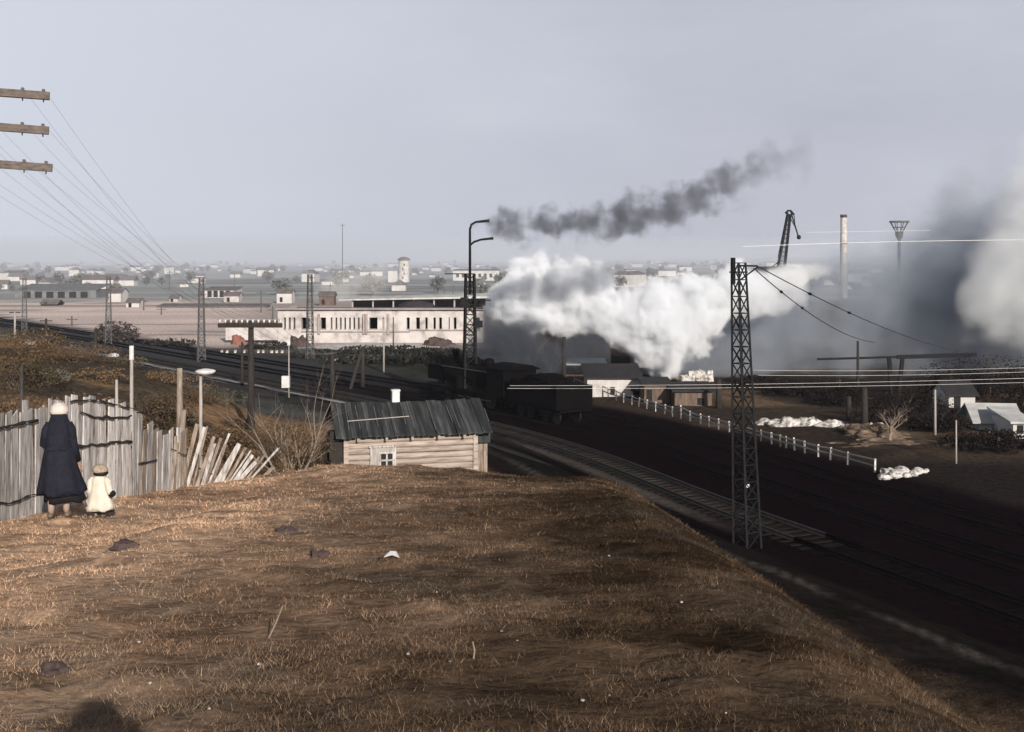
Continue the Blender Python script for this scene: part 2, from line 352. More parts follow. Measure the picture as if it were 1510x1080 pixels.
def ground_colour(x, y, s):
    f = x / np.maximum(y, 1.0)
    def C(*c): return np.array(c)[None, :]
    x = x.ravel(); y = y.ravel(); s = s.ravel(); f = f.ravel()
    n1 = fbm(x, y, 3.2, 51)[:, None]; n2 = fbm(x, y, 0.9, 52)[:, None]; n3 = fbm(x, y, 16, 53)[:, None]
    # the dry hill: straw to the left, darker and browner to the right
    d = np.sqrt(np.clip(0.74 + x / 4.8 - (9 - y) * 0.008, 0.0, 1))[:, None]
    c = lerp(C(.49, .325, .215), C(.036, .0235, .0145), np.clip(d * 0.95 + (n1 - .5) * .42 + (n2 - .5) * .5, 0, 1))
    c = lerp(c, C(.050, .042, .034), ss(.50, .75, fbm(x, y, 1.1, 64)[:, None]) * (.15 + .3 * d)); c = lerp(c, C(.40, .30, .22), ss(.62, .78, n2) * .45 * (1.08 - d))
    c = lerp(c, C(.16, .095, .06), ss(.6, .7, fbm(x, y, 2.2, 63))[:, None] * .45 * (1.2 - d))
    # slopes behind the fence and beyond the brow
    b = lerp(C(.22, .138, .078), C(.072, .056, .042), ss(.42, .62, fbm(x, y, 7, 54))[:, None])
    b = lerp(b, C(.24, .15, .085), ss(.6, .75, n1))
    c = lerp(c, b, ss(31, 38, y)[:, None] * 1.0)
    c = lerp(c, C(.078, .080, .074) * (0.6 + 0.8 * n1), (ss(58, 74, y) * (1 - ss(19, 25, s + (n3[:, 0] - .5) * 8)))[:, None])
    # foot of the slope
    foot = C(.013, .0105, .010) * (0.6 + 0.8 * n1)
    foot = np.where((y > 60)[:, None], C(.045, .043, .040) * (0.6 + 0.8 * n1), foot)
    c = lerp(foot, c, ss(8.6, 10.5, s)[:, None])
    edge = np.exp(-((s - 7.3 - 0.7 * (n3[:, 0] - .5)) / 0.16) ** 2)[:, None]
    c = lerp(c, C(.10, .088, .078), edge * np.where(y < 60, .75, .0)[:, None] * np.clip(2.4 * n1 - .6, 0, 1))  # pale line puts the light on the ledge's lip into the colour
    # cinders of the cutting, pale worn strips along the near track
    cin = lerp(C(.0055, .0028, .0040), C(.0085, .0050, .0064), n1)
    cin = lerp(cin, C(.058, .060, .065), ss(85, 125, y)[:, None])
    pale = (np.exp(-((s - 0.0) / 0.45) ** 2) + np.exp(-((s - 1.75) / 0.5) ** 2))[:, None]
    cin = lerp(cin, C(.125, .108, .095), np.clip(pale * (0.35 + 0.9 * n1), 0, 1) * 0.8 * (ss(44, 53, y)[:, None]))
    pth = np.exp(-((s - 3.4) / 0.8) ** 2)[:, None] * ss(85, 105, y)[:, None]
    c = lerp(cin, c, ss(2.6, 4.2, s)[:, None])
    c = lerp(c, C(.40, .385, .39), pth * .8)
    # beyond the line
    far = lerp(C(.050, .038, .030), C(.022, .018, .017), ss(.4, .6, n3))
    far = lerp(far, C(.17, .115, .075), ss(.54, .68, fbm(x, y, 9, 57))[:, None] * ss(0.1, 0.2, f)[:, None] * ss(60, 70, y)[:, None] * .8)
    grn = C(.048, .048, .042) * (0.5 + n1); far = lerp(far, grn, (1 - ss(-.02, .03, f))[:, None])
    lf = ((1 - ss(-.22, -.12, f)) * ss(134, 158, y + (n3[:, 0] - .5) * 22))[:, None]
    bands = vnoise(x, y * 9, 110, 58)[:, None]
    sand = lerp(C(.74, .61, .55), C(.60, .49, .445), ss(.45, .62, bands)); ln_ = np.abs(((y + 5 * n3[:, 0] + .04 * x) / 26.0) % 1 - .5)[:, None]; sand = lerp(sand, C(.20, .18, .17), (1 - ss(.03, .07, ln_)) * .8)
    sand = lerp(sand, C(.17, .16, .15), ss(.66, .76, fbm(x, y * 2, 40, 59))[:, None] * .8)
    far = lerp(far, sand, lf)
    mid = (ss(-.24, -.20, f) * (1 - ss(-.03, .0, f)) * ss(139, 146, y))[:, None]
    far = lerp(far, C(.40, .345, .32), mid)
    town = lerp(C(.30, .31, .30), C(.19, .195, .19), ss(.4, .6, fbm(x, y * 3, 60, 60))[:, None])  # town ground paled so its colour carries part of the haze
    town = lerp(town, C(.42, .42, .41), ss(.58, .66, vnoise(x, y * 4, 90, 61))[:, None] * .7)
    far = lerp(far, town, ss(285, 330, y + (n3[:, 0] - .5) * 40)[:, None])
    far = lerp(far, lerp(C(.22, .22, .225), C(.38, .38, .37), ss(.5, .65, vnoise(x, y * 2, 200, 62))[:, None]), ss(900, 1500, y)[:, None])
    return lerp(far, c, ss(-13.5, -11.5, s)[:, None])

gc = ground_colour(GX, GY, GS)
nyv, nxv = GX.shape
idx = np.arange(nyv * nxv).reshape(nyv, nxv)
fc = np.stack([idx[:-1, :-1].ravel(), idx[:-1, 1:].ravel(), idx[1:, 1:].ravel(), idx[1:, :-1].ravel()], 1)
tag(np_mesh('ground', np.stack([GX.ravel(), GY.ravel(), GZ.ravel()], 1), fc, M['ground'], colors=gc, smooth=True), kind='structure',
    label='dry grassy hill, black railway cutting and hazy plain', cat='ground')

# dry grass: short matted blades over the hill in front
def grass(n, y0, y1, hmin, hmax, wd):
    u = rng.random(n); y = (y0 ** 0.6 + u * (y1 ** 0.6 - y0 ** 0.6)) ** (1 / 0.6); x = (rng.random(n) - .5) * (0.96 * y + 1.6)
    s = sdist(x, y); keep = (s > 9.2) & (rng.random(n) < 0.12 + 1.3 * ss(.35, .65, fbm(x, y, .5, 71, 3))); x, y, s = x[keep], y[keep], s[keep]; n = len(x)
    z = height(x, y, True, s); h = rng.uniform(hmin, hmax, n) * (0.6 + 0.9 * fbm(x, y, 2.0, 72)); a = rng.uniform(0, 2 * np.pi, n); ln = rng.uniform(0.5, 2.6, n) * h
    long = rng.random(n) < 0.012; h[long] *= 2.1; ln[long] *= .7
    edge = (s < 13.5) & (rng.random(n) < .5); h[edge] *= 1.7
    b = rng.uniform(0, 2 * np.pi, n); wv = wd * (0.6 + 0.8 * rng.random(n)) * (0.45 + y / 18.0)
    px = np.cos(b) * wv / 2; py = np.sin(b) * wv / 2
    v = np.zeros((n, 3, 3), np.float32)
    v[:, 0] = np.stack([x - px, y - py, z - .015], 1); v[:, 1] = np.stack([x + px, y + py, z - .015], 1); v[:, 2] = np.stack([x + np.cos(a) * ln, y + np.sin(a) * ln, z + h], 1)
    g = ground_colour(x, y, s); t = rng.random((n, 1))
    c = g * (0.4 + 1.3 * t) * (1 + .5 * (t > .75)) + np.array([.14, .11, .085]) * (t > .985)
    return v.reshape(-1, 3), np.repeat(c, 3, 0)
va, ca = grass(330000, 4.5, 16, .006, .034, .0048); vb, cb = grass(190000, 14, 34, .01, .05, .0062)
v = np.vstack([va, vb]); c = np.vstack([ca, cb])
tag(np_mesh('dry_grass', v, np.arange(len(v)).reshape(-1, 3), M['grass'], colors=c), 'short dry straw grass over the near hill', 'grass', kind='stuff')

# ------------------------------------------------------------------ tracks
def rails(label, off, d0, d1, mr_='rail', ms_='sleeper', sleepers=True):
    p0, _ = along(d0, off); root = empty('railway_track', (p0[0], p0[1], 0), label=label, cat='railway track')
    root['group'] = 'tracks in the cutting'
    ds = np.concatenate([np.arange(d0, min(d1, d0 + 120), 2.0), np.arange(min(d1, d0 + 120), d1 + 1, 6.0)])
    dm = D47 - 3 if mr_ == 'rail_worn' else d0           # the near end gets the darker rail and sleepers
    for q, sp_, rm_ in ((-0.76, ds[ds >= dm - 1.1], mr_), (0.76, ds[ds >= dm - 1.1], mr_), (-0.76, ds[ds <= dm + 1.1], 'rail'), (0.76, ds[ds <= dm + 1.1], 'rail')):
        if len(sp_) < 2: continue
        mb = MB(); ring = []
        for d in sp_:
            p, u = along(d, off + q); n = np.array((u[1], -u[0]))
            ring.append([(p[0] + n[0] * a, p[1] + n[1] * a, z) for a, z in ((-.075, .05), (.075, .05), (.045, .10), (.045, .21), (-.045, .21), (-.045, .10))])
        mb.rings(ring); mb.build('rail', M[rm_], root, origin=root.location)
    if sleepers:
        mb = MB()
        for d in np.arange(max(d0, dm), min(d1, d0 + 130), 0.62):
            p, u = along(d, off); mb.box((p[0], p[1], -.045), (.25, 2.6, .16), math.atan2(u[1], u[0]), jit=.012)
        tag(mb.build('sleepers', M[ms_], root, origin=root.location), kind='stuff')
        if dm > d0:
            mb = MB()
            for d in np.arange(d0, dm, 0.62):
                p, u = along(d, off); mb.box((p[0], p[1], -.065), (.25, 2.6, .16), math.atan2(u[1], u[0]), jit=.012)
            tag(mb.build('sleepers', M['sleeper'], root, origin=root.location), kind='stuff')
D47 = cum[np.argmin((line[:, 1] - 47) ** 2)]
rails('nearest railway track, with worn pale strips, at the foot of the hill', 0.0, D47 - 26, D47 + 260, 'rail_worn', 'sleeper_worn')
rails('middle railway track, the one carrying the black locomotive', 4.4, D47 - 26, D47 + 260, sleepers=False)
rails('farthest railway track, along the white post fence side', 8.6, D47 - 20, D47 + 250, sleepers=False)

# ------------------------------------------------------------------ lattice masts
def lattice_parts(root, H, wb, wt, n, lw, mleg, mlace, lean=(0, 0), X=True, rot=0.0, lacew=None):
    ca, sa = math.cos(rot), math.sin(rot)
    def P(i, t):
        sx, sy = ((-1, -1), (1, -1), (1, 1), (-1, 1))[i]; ww = (wb + (wt - wb) * t) / 2
        x, y = sx * ww, sy * ww
        return Vector((x * ca - y * sa + lean[0] * t, x * sa + y * ca + lean[1] * t, H * t))
    for i in range(4):
        m = MB(); m.bar(P(i, -.03), P(i, 1), lw); m.build('leg', mleg, root)
    m = MB(); lace = lacew or lw * .55
    for k in range(n):
        t0, t1 = k / n, (k + 1) / n
        for i in range(4):
            j = (i + 1) % 4
            if X: m.bar(P(i, t0), P(j, t1), lace)
            if X == 2 or k % 2: m.bar(P(j, t0), P(i, t1), lace)
            m.bar(P(i, t1), P(j, t1), lace)
    m.build('lacing', mlace, root)
    return P

def mast(px, ytop, Y, label, wb=.75, wt=.42, yfoot=None, group='lattice catenary masts along the line'):
    t = at(px, ytop, Y); z0 = gh(t.x, Y); root = empty('lattice_mast', (t.x, Y, z0), label=label, cat='mast', group=group)
    lattice_parts(root, t.z - z0, wb, wt, 14, .085, M['grey_iron'], M['grey_iron'], rot=R(25))
    m = MB(); h = t.z - z0
    m.bar((-.35, 0, h * .80), (.45, 0, h * .80), .07); m.build('bracket', M['iron'], root); m = MB(); m.bar((.0, 0, h * .96), (.5, 0, h * .96), .06); m.build('bracket', M['iron'], root)
    return root

# the big mast by the cutting
Yp = 44.0; b0 = at(1102, 822, Yp); t0 = at(1089, 388, Yp); zb = gh(b0.x, Yp)
root = empty('lattice_mast', (b0.x, Yp, zb), label='tall dark lattice mast standing on the ledge above the cutting, nearest of the masts', cat='mast', group='lattice catenary masts along the line')
Hp = t0.z - zb
PP = lattice_parts(root, Hp, .74, .37, 17, .072, M['iron'], M['iron'], lean=(t0.x - b0.x, 0), rot=R(32), lacew=.035)
m = MB(); tp = PP(0, 1) * .5 + PP(2, 1) * .5
m.box((tp.x, tp.y, Hp - .35), (.50, .50, .05), R(32)); m.box((tp.x - .22, tp.y - .06, Hp - .3), (.14, .12, 1.0), R(32)); m.build('head_plate', M['iron'], root)
m = MB(); m.bar((tp.x, tp.y, Hp - .1), (tp.x + .75, tp.y + .1, Hp - .12), .07); m.bar((tp.x, tp.y, Hp - .7), (tp.x + .75, tp.y + .1, Hp - .16), .05); m.build('bracket', M['iron'], root)
m = MB(); a = PP(1, .22); m.box((a.x - .45, a.y - .1, a.z), (.22, .03, .13), .3); m.build('number_plate', M['white_paint'], root)
mastA = mast(297, 410, 124, 'lattice mast left of the T-shaped pole, red-brown against pale sand')
mast(457, 405, 128, 'lattice mast at the left end of the pale ruined works')
mast(160, 408, 150, 'lattice mast beside the leafless tree near the pale sand')
mast(36, 410, 176, 'farthest lattice mast at the left edge of the photo')

# mast with two curved smoking arms
Yf = 86.0; tb = at(693, 600, Yf); z0 = gh(tb.x, Yf)
fl = empty('flare_mast', (tb.x, Yf, z0), label='lattice mast carrying a thin pole with two curved arms, dark smoke trailing from them', cat='mast')
Hf = at(693, 404, Yf).z - z0
lattice_parts(fl, Hf, .95, .62, 13, .13, M['iron'], M['iron'], rot=R(12), lacew=.06)
m = MB(); zt = at(693, 336, Yf).z - z0
m.tube([(0, 0, Hf - 1.5), (0, 0, zt - .3), (0.0, 0, zt)], [.11, .09, .08], 8); m.build('pole', M['iron'], fl, smooth=True)
m = MB(); m.tube([(0, 0, zt - .15), (.10, 0, zt + .22), (.42, 0, zt + .42), (1.0, 0, zt + .48), (1.45, 0, zt + .52)], [.08, .08, .085, .10, .12], 8); m.build('curved_arm', M['iron'], fl, smooth=True)
z2 = at(693, 362, Yf).z - z0
m = MB(); m.tube([(0, 0, z2), (.3, 0, z2 + .25), (.8, 0, z2 + .42), (1.5, 0, z2 + .50), (1.75, 0, z2 + .52)], [.07, .08, .08, .09, .11], 8); m.build('curved_arm', M['iron'], fl, smooth=True)
m = MB()
m.box((-.45, -.2, at(693, 446, Yf).z - z0), (.5, .5, .75)); m.build('equipment_box', M['iron'], fl); m = MB(); m.box((1.0, 0, at(693, 443, Yf).z - z0), (1.1, .1, .09)); m.build('bracket', M['iron'], fl); m = MB(); m.box((.75, 0, at(693, 455, Yf).z - z0), (.5, .1, .08)); m.build('bracket', M['iron'], fl)
m = MB(); m.bar((-1.9, 0, Hf), (.2, 0, Hf), .07); m.build('bracket', M['iron'], fl); m = MB(); m.bar((.5, -.1, at(0, 478, Yf).z - z0), (.95, -.1, at(0, 478, Yf).z - z0), .5); m.build('equipment_box', M['iron'], fl)

# ------------------------------------------------------------------ wooden poles
def pole(name, px, ytop, yfoot, Y, rad, material, label, cat='pole', group=None, lean=0.0, z0=None):
    t = at(px, ytop, Y); z0 = (gh(t.x, Y) if z0 is None else z0); root = empty(name, (t.x, Y, z0), label=label, cat=cat, group=group)
    h = t.z - z0; m = MB()
    m.tube([(-lean, 0, -.3), (-lean * .5, .0, h * .5), (0, 0, h)], [rad * 1.15, rad, rad * .8], 9); m.build('shaft', material, root, smooth=True)
    return root, h

# T-shaped telegraph pole in the hollow
tp_, h = pole('telegraph_pole', 370, 473, 660, 55, .16, M['dark_wood'], 'T-shaped dark telegraph pole with one long crossarm', 'telegraph pole')
m = MB(); m.box((0, -.16, h - .22), (3.05, .14, .21)); m.build('crossarm', M['dark_wood'], tp_)
TZ = tp_.location.z + h - .02
tins = []
for k in range(12):
    x = -1.44 + k * 2.88 / 11
    m = MB(); m.lathe([(0, .02), (.05, .022), (.06, .05), (.12, .055), (.17, .045), (.2, .02)], (x, -.16, h - .13), 8); m.build('insulator', M['white_paint'], tp_, smooth=True); tins.append(tp_.location + Vector((x, -.16, h + .05)))

# telegraph pole whose crossarms reach in at the left edge
Yl = 17.0; pb = at(-16, 500, Yl); z0 = gh(pb.x, Yl); zt = at(0, 96, Yl).z
tl = empty('telegraph_pole', (pb.x, Yl, z0), label='near telegraph pole at the left edge, three grey crossarms reaching into the sky', cat='telegraph pole')
m = MB(); m.tube([(0, 0, -.3), (0, 0, zt - z0)], [.14, .11], 10); m.build('shaft', M['arm_wood'], tl, smooth=True)
lins = []
for yy, xe in ((138, 73), (189, 72), (244, 77)):
    e = at(xe, yy + 4, Yl + .25) - tl.location; c0 = at(-16, yy - 2.5, Yl) - tl.location
    m = MB(); d = (e - c0); m.bar(c0 - d, e, .11, .115); ar = m.build('crossarm', M['arm_wood'], tl)
    for q in (-.9, -.55, .55, .9):
        p = c0 + d * q; m = MB(); m.lathe([(-.10, .010), (.05, .012), (.055, .022), (.085, .028), (.10, .016)], p, 8); m.build('insulator', M['arm_wood'], ar, smooth=True); lins.append(tl.location + p + Vector((0, 0, .10)))

def wire(a, b, sag, r, material, label, group, n=24, name='overhead_wire'):
    a = Vector(a); b = Vector(b); m = MB(); pts = []
    for i in range(n + 1):
        t = i / n; p = a.lerp(b, t); p.z -= sag * 4 * t * (1 - t); pts.append(p)
    rr = r if isinstance(r, (list, tuple)) else (r, r)
    m.tube(pts, [rr[0] + (rr[1] - rr[0]) * i / n for i in range(n + 1)], 5)
    return tag(m.build(name, material, None, origin=a), label, 'wire', group)
for i, p in enumerate(lins):
    q = tins[i % 12]
    wire(p, q, .55, (.0016, .0055), M['wire_grey'], 'thin grey telegraph wire running from the left crossarms down to the T-shaped pole', 'telegraph wires on the left')
for i in range(6):                       # the span on from the T-pole to the dark pole beyond
    wire(tins[i * 2], at(490 + i * 1.5, 520, 92), .7, .006, M['wire_grey'], 'faint telegraph wire running on from the T-shaped pole to the dark pole beyond', 'telegraph wires past the T-shaped pole')

pole('wooden_pole', 490, 516, 600, 92, .20, M['dark_wood'], 'plain dark pole in the tracks behind the cabin roof')
r_, h = pole('wooden_pole', 141, 485, 585, 78, .13, M['dark_wood'], 'dark pole beyond the fence, above the woman and child')
m = MB(); m.box((0, 0, h - .45), (.7, .1, .1)); m.build('crossarm', M['dark_wood'], r_)
pole('wooden_pole', 357, 505, 565, 100, .13, M['dark_wood'], 'short dark pole just left of the T-shaped pole')
r_, h = pole('wooden_pole', 68, 470, 496, 150, .16, M['dark_wood'], 'small dark pole with a short crossarm by the far left tracks')
m = MB(); m.box((0, 0, h - .3), (1.6, .12, .12)); m.build('crossarm', M['dark_wood'], r_)
r_, h = pole('wooden_pole', 22, 460, 492, 160, .14, M['pale_pole'], 'pale T-topped pole at the left edge behind the tracks')
m = MB(); m.box((0, 0, h - .1), (1.5, .12, .14)); m.build('crossarm', M['dark_wood'], r_)
r_, h = pole('wooden_pole', 194, 510, 600, 33, .055, M['pale_pole'], 'slim pole with a white painted top, behind the fence')
m = MB(); m.tube([(0, 0, h - .4), (0, 0, h)], .065, 8); m.build('white_top', M['white_paint'], r_)
pole('fence_post', 265, 543, 655, 26.5, .075, M['board_brown'], 'tall thick grey post standing behind the broken fence', 'post')
pole('fence_post', 172, 560, 640, 27, .04, M['pale_pole'], 'thin pale stake rising just above the fence top', 'post')
pole('fence_post', 32, 540, 585, 24, .03, M['pale_pole'], 'thin stake in the brush at the left edge', 'post')
r_, h = pole('lamp_post', 296, 549, 650, 29, .045, M['pale_pole'], 'slender pale post topped by a flat white disc, behind the broken fence', 'lamp post')
m = MB(); m.lathe([(-.07, .05), (-.04, .2), (.03, .26), (.06, .2), (.09, .05)], (.12, 0, h), 16); m.build('white_disc', M['white_paint'], r_, smooth=True)
r_, h = pole('signal_post', 426, 505, 575, 84, .05, M['pale_pole'], 'thin signal post with a white box halfway up its lower part', 'signal')
m = MB(); zc = at(422, 563, 84).z - r_.location.z; m.box((-.2, -.1, zc), (.55, .4, .85)); m.build('white_box', M['white_paint'], r_)
m = MB(); m.box((.0, 0, h), (.2, .15, .45)); m.build('signal_head', M['white_paint'], r_)
r_, h = pole('wooden_pole', 535, 512, 580, 98, .17, M['dark_wood'], 'dark A-shaped braced pole among the tracks', 'pole')
m = MB(); m.bar((-.1, 0, h * .9), (-1.1, 0, -.2), .24); m.build('brace', M['dark_wood'], r_)
pole('wooden_pole', 566, 470, 555, 112, .09, M['pale_pole'], 'thin pale pole before the middle of the ruined works')
pole('wooden_pole', 580, 468, 555, 140, .09, M['grey_iron'], 'thin grey pole just in front of the ruined works wall')
pole('wooden_pole', 832, 497, 557, 96, .17, M['dark_wood'], 'dark pole rising above the sheds behind the locomotive')
pole('wooden_pole', 799, 487, 545, 104, .2, M['dark_wood'], 'tall dark trunk-like pole in the smoke behind the locomotive')
pole('wooden_pole', 1265, 503, 600, 88, .11, M['dark_wood'], 'tall thin dark pole near the crossbeam')
pole('wooden_pole', 1275, 572, 645, 72, .2, M['dark_wood'], 'thick dark post standing in front of the eroded bank')
pole('wooden_pole', 1379, 575, 660, 70, .07, M['pale_pole'], 'thin grey pole between the dark thicket and the white gabled house')
pole('wooden_pole', 1410, 620, 680, 62, .045, M['pale_pole'], 'short thin pale pole before the white gabled house')
pole('wooden_pole', 1252, 585, 635, 78, .18, M['dark_wood'], 'forked dark stump post left of the eroded bank')
pole('wooden_pole', 1060, 560, 610, 84, .22, M['dark_wood'], 'thick dark post left of the big lattice mast')

# the catenary crossbeam on its two splayed posts
Yb = 88.0; c0 = at(1320, 600, Yb); z0 = gh(c0.x, Yb)
cb_ = empty('catenary_crossbeam', (c0.x, Yb, z0), label='long dark horizontal crossbeam on two splayed posts before the grey smoke', cat='crossbeam')
m = MB(); a = at(1205, 530, Yb) - cb_.location; b = at(1440, 523.5, Yb) - cb_.location; m.bar(a, b, .16, .16); m.bar(a.lerp(b, .5), b, .22, .30); m.build('beam', M['iron'], cb_)
for xa, xb in ((1311, 1316), (1331, 1323)):
    m = MB(); p = at(xa, 527, Yb) - cb_.location; q = at(xb, 600, Yb) - cb_.location; m.bar(p, q, .26); m.build('post', M['iron'], cb_)
m = MB(); p = at(1415, 526, Yb) - cb_.location; m.bar(p, p + Vector((0, 0, -.75)), .06); m.box(p + Vector((0, 0, -.8)), (.65, .1, .12)); m.box(p + Vector((0, 0, -1.0)), (.25, .12, .25)); m.build('hanger', M['iron'], cb_)

# cables from the big mast
tw = Vector((b0.x + tp.x, Yp + tp.y, zb + Hp - .1))
def cable(a, b, label):
    o = wire(a, b, .6, .022, M['wire_dark'], label, None, 30, 'cable')
    for t in (.14, .27):
        p = Vector(a).lerp(Vector(b), t); p.z -= .6 * 4 * t * (1 - t); d = (Vector(b) - Vector(a)).normalized()
        m = MB(); m.tube([p - d * .28, p, p + d * .28], [.03, .07, .03], 8); m.build('insulator', M['iron'], o, origin=a)
cable(tw + Vector((.7, .1, 0)), at(1438, 522, Yb), 'dark slack cable from the big mast top to the crossbeam end')
cable(tw + Vector((.6, .1, -.1)), at(1290, 505, 80), 'dark slack cable from the big mast top descending behind the thin dark pole')

for k, (ya, xa, yb) in enumerate(((546, 1112, 540), (553.5, 1118, 546), (569, 752, 556), (573, 748, 562.5))):
    wire(at(xa, ya, 62), at(1580, yb, 58), .12, .0075, M['wire_bright'], ('uppermost', 'second from the top', 'third from the top', 'lowest')[k] + ' of the sunlit contact wires crossing behind the big mast', 'sunlit contact wires')
wire(at(1095, 364, 60), at(1600, 354, 60), -.10, .014, M['wire_bright'], 'brightest pale wire crossing the sky past the chimney', 'pale wires across the smoke')  # this and the next: bright film marks modelled as wires
wire(at(1190, 343, 70), at(1372, 340, 70), 0, .008, M['wire_bright'], 'short thin pale wire crossing the chimney and the funnel tower', 'pale wires across the smoke')

# ------------------------------------------------------------------ post-and-rail fence along the far side of the line
posts = [(846, 573, 592), (868, 578, 594), (885, 583, 602), (897, 587, 603), (909, 590, 606), (920, 592, 604), (932, 595, 603), (942, 598, 608), (954, 599, 610), (967, 600, 612), (980, 605, 616), (992, 607, 620), (1004, 610, 630), (1018, 612, 624), (1033, 612, 626), (1046, 619, 634), (1060, 622, 636), (1075, 626, 640), (1098, 630, 644), (1122, 633, 650), (1138, 639, 653), (1151, 643, 656), (1159, 643, 656), (1172, 645, 664), (1187, 653, 669), (1207, 658, 671), (1224, 663, 677), (1250, 671, 681), (1290, 681, 701)]
pA, uA = along(D47 + 12, 11.8)
def on_fence(px):                        # where the sight line of px crosses the fence line
    k = (px - CX) / F; t = (k * pA[1] - pA[0]) / (uA[0] - k * uA[1]); return pA + uA * t
f0 = on_fence(846)
fe = empty('post_fence', (f0[0], f0[1], 0), label='long low fence of white posts running beside the black cutting', cat='fence')
tops = []
for px, ya, yb in posts:
    p = on_fence(px); zg = gh(p[0], p[1]); hh = (yb - ya) / F * p[1]; zt = max(zg + .7, zg + hh); ln = random.uniform(-.06, .06)
    m = MB(); m.bar((p[0], p[1], zg - .2), (p[0] + ln, p[1], zt), .085); m.build('post', M['white_paint'] if random.random() < .6 else M['pale_pole'], fe, origin=fe.location); tops.append((p[0] + ln, p[1], zg, zt))
for lvl, gap in ((.86, 0.0), (.5, 0.0)):
    m = MB()
    for a, b in zip(tops[:-1], tops[1:]):
        if random.random() < gap: continue
        m.bar((a[0], a[1] - .05, a[2] + (a[3] - a[2]) * lvl), (b[0], b[1] - .05, b[2] + (b[3] - b[2]) * (lvl + random.uniform(-.1, .1))), .05, .07)
    m.build('rail', M['pale_pole'], fe, origin=fe.location)
for i in range(14):                      # white stones at the near end of the fence
    px = 1299 + i * 5.2 + random.uniform(-2, 2); p = on_fence(1294); Y = 58 + random.uniform(-.6, .6) + (i * .12); q = at(px, 690, Y); r = random.uniform(.12, .30) * (1.5 if i in (1, 6, 7) else 1)
    m = MB(); m.lump((0, 0, 0), (r * 1.2, r, r * .75), seed=i, amp=.5); z = gh(q.x, Y)
    tag(m.build('white_stone', M['white_stone'], None, loc=(q.x, Y, z + r * .4)), 'white stone in the bright scatter at the near end of the white post fence', 'stone', 'white stones at the fence end')

# ------------------------------------------------------------------ locomotive and tender on the middle track
pl, ul = along(D47 + 28.6, 4.4); pf, uf = along(D47 + 37, 4.4)
rz = math.atan2(uf[1], uf[0])
lo = empty('steam_locomotive', (pl[0] + ul[0] * 7.4, pl[1] + ul[1] * 7.4, .27), rz, 'black steam locomotive heading away under its dark smoke', 'locomotive')
m = MB()
m.rings([[(x, 1.0 * r * math.cos(a), 2.15 + r * math.sin(a)) for a in [2 * math.pi * k / 20 for k in range(20)]] for x, r in ((1.2, .86), (1.3, .88), (6.9, .84), (7.0, .9), (8.3, .9), (8.42, .7))]); m.build('boiler', M['loco'], lo, smooth=True)
m = MB(); m.lathe([(0, .30), (.25, .26), (.75, .25), (.8, .33), (.9, .33), (.92, .22)], (7.65, 0, 2.95), 14); m.build('chimney', M['loco'], lo, smooth=True)
for x in (4.9, 3.0):
    m = MB(); m.lathe([(0, .42), (.35, .40), (.55, .3), (.62, .08)], (x, 0, 2.9), 14); m.build('dome', M['loco'], lo, smooth=True)
m = MB(); m.box((.1, 0, 2.0), (2.1, 2.8, 1.9)); m.box((.1, 1.41, 2.45), (.8, .02, .6)); m.build('cab', M['loco'], lo)
m = MB(); m.rings([[(x, y, z) for y, z in ((-1.5, 2.95), (-1.5, 3.02), (-.8, 3.28), (0, 3.36), (.8, 3.28), (1.5, 3.02), (1.5, 2.95))] for x in (-1.3, 1.3)]); m.build('cab_roof', M['loco'], lo)
m = MB(); m.box((4.2, 0, 1.1), (9.2, 2.7, .12)); m.box((8.6, 0, .75), (.25, 2.7, .5)); m.build('running_board', M['loco'], lo)
def wheel(x, y, r, par):
    m = MB(); rg = [[(x + r_ * math.cos(a), yy, r + r_ * math.sin(a)) for a in [2 * math.pi * k / 20 for k in range(20)]] for yy, r_ in ((y - .07, r), (y + .07, r), (y + .075, r * .8), (y + .05, r * .78), (y + .05, r * .2))]; m.rings(rg); m.build('wheel', M['iron'], par)
for y in (-.78, .78):
    for x in (1.6, 3.0, 4.4, 5.8): wheel(x, y, .62, lo)
    wheel(7.7, y, .42, lo)
    m = MB(); m.tube([(6.9, y * 1.45, .8), (8.2, y * 1.45, .8)], .3, 12); m.build('cylinder', M['loco'], lo)
te = empty('tender', (pl[0], pl[1], .27), math.atan2(ul[1], ul[0]), 'black coal tender coupled behind the locomotive', 'tender')
m = MB(); m.box((2.4, 0, 1.75), (6.2, 2.8, 1.5)); m.box((2.4, 0, .92), (6.6, 2.5, .14)); m.build('tank', M['loco'], te)
m = MB(); m.lump((2.6, 0, 2.45), (2.5, 1.2, .55), seed=3, amp=.3, half=True); m.build('coal', M['loco'], te)
for y in (-.78, .78):
    for x in (.2, 1.6, 3.4, 4.8): wheel(x, y, .45, te)
for y in (-.87, .87):                    # rods, handrails and pipes
    m = MB(); m.bar((1.4, y, .55), (6.0, y, .55), .06, .12); m.build('side_rod', M['grey_iron'], lo)
    m = MB(); m.tube([(1.3, y * 1.06, 2.62), (8.2, y * 1.06, 2.62)], .03, 6); m.build('handrail', M['grey_iron'], lo)
    m = MB(); m.tube([(3.6, y * 1.05, 1.35), (3.6, y * 1.1, 2.0), (6.6, y * 1.1, 2.05)], .05, 6); m.build('pipe', M['loco'], lo)
    m = MB(); m.lathe([(0, .28), (.9, .28)], (5.2, y * 1.35, 1.2), 10); m.build('air_tank', M['loco'], lo)
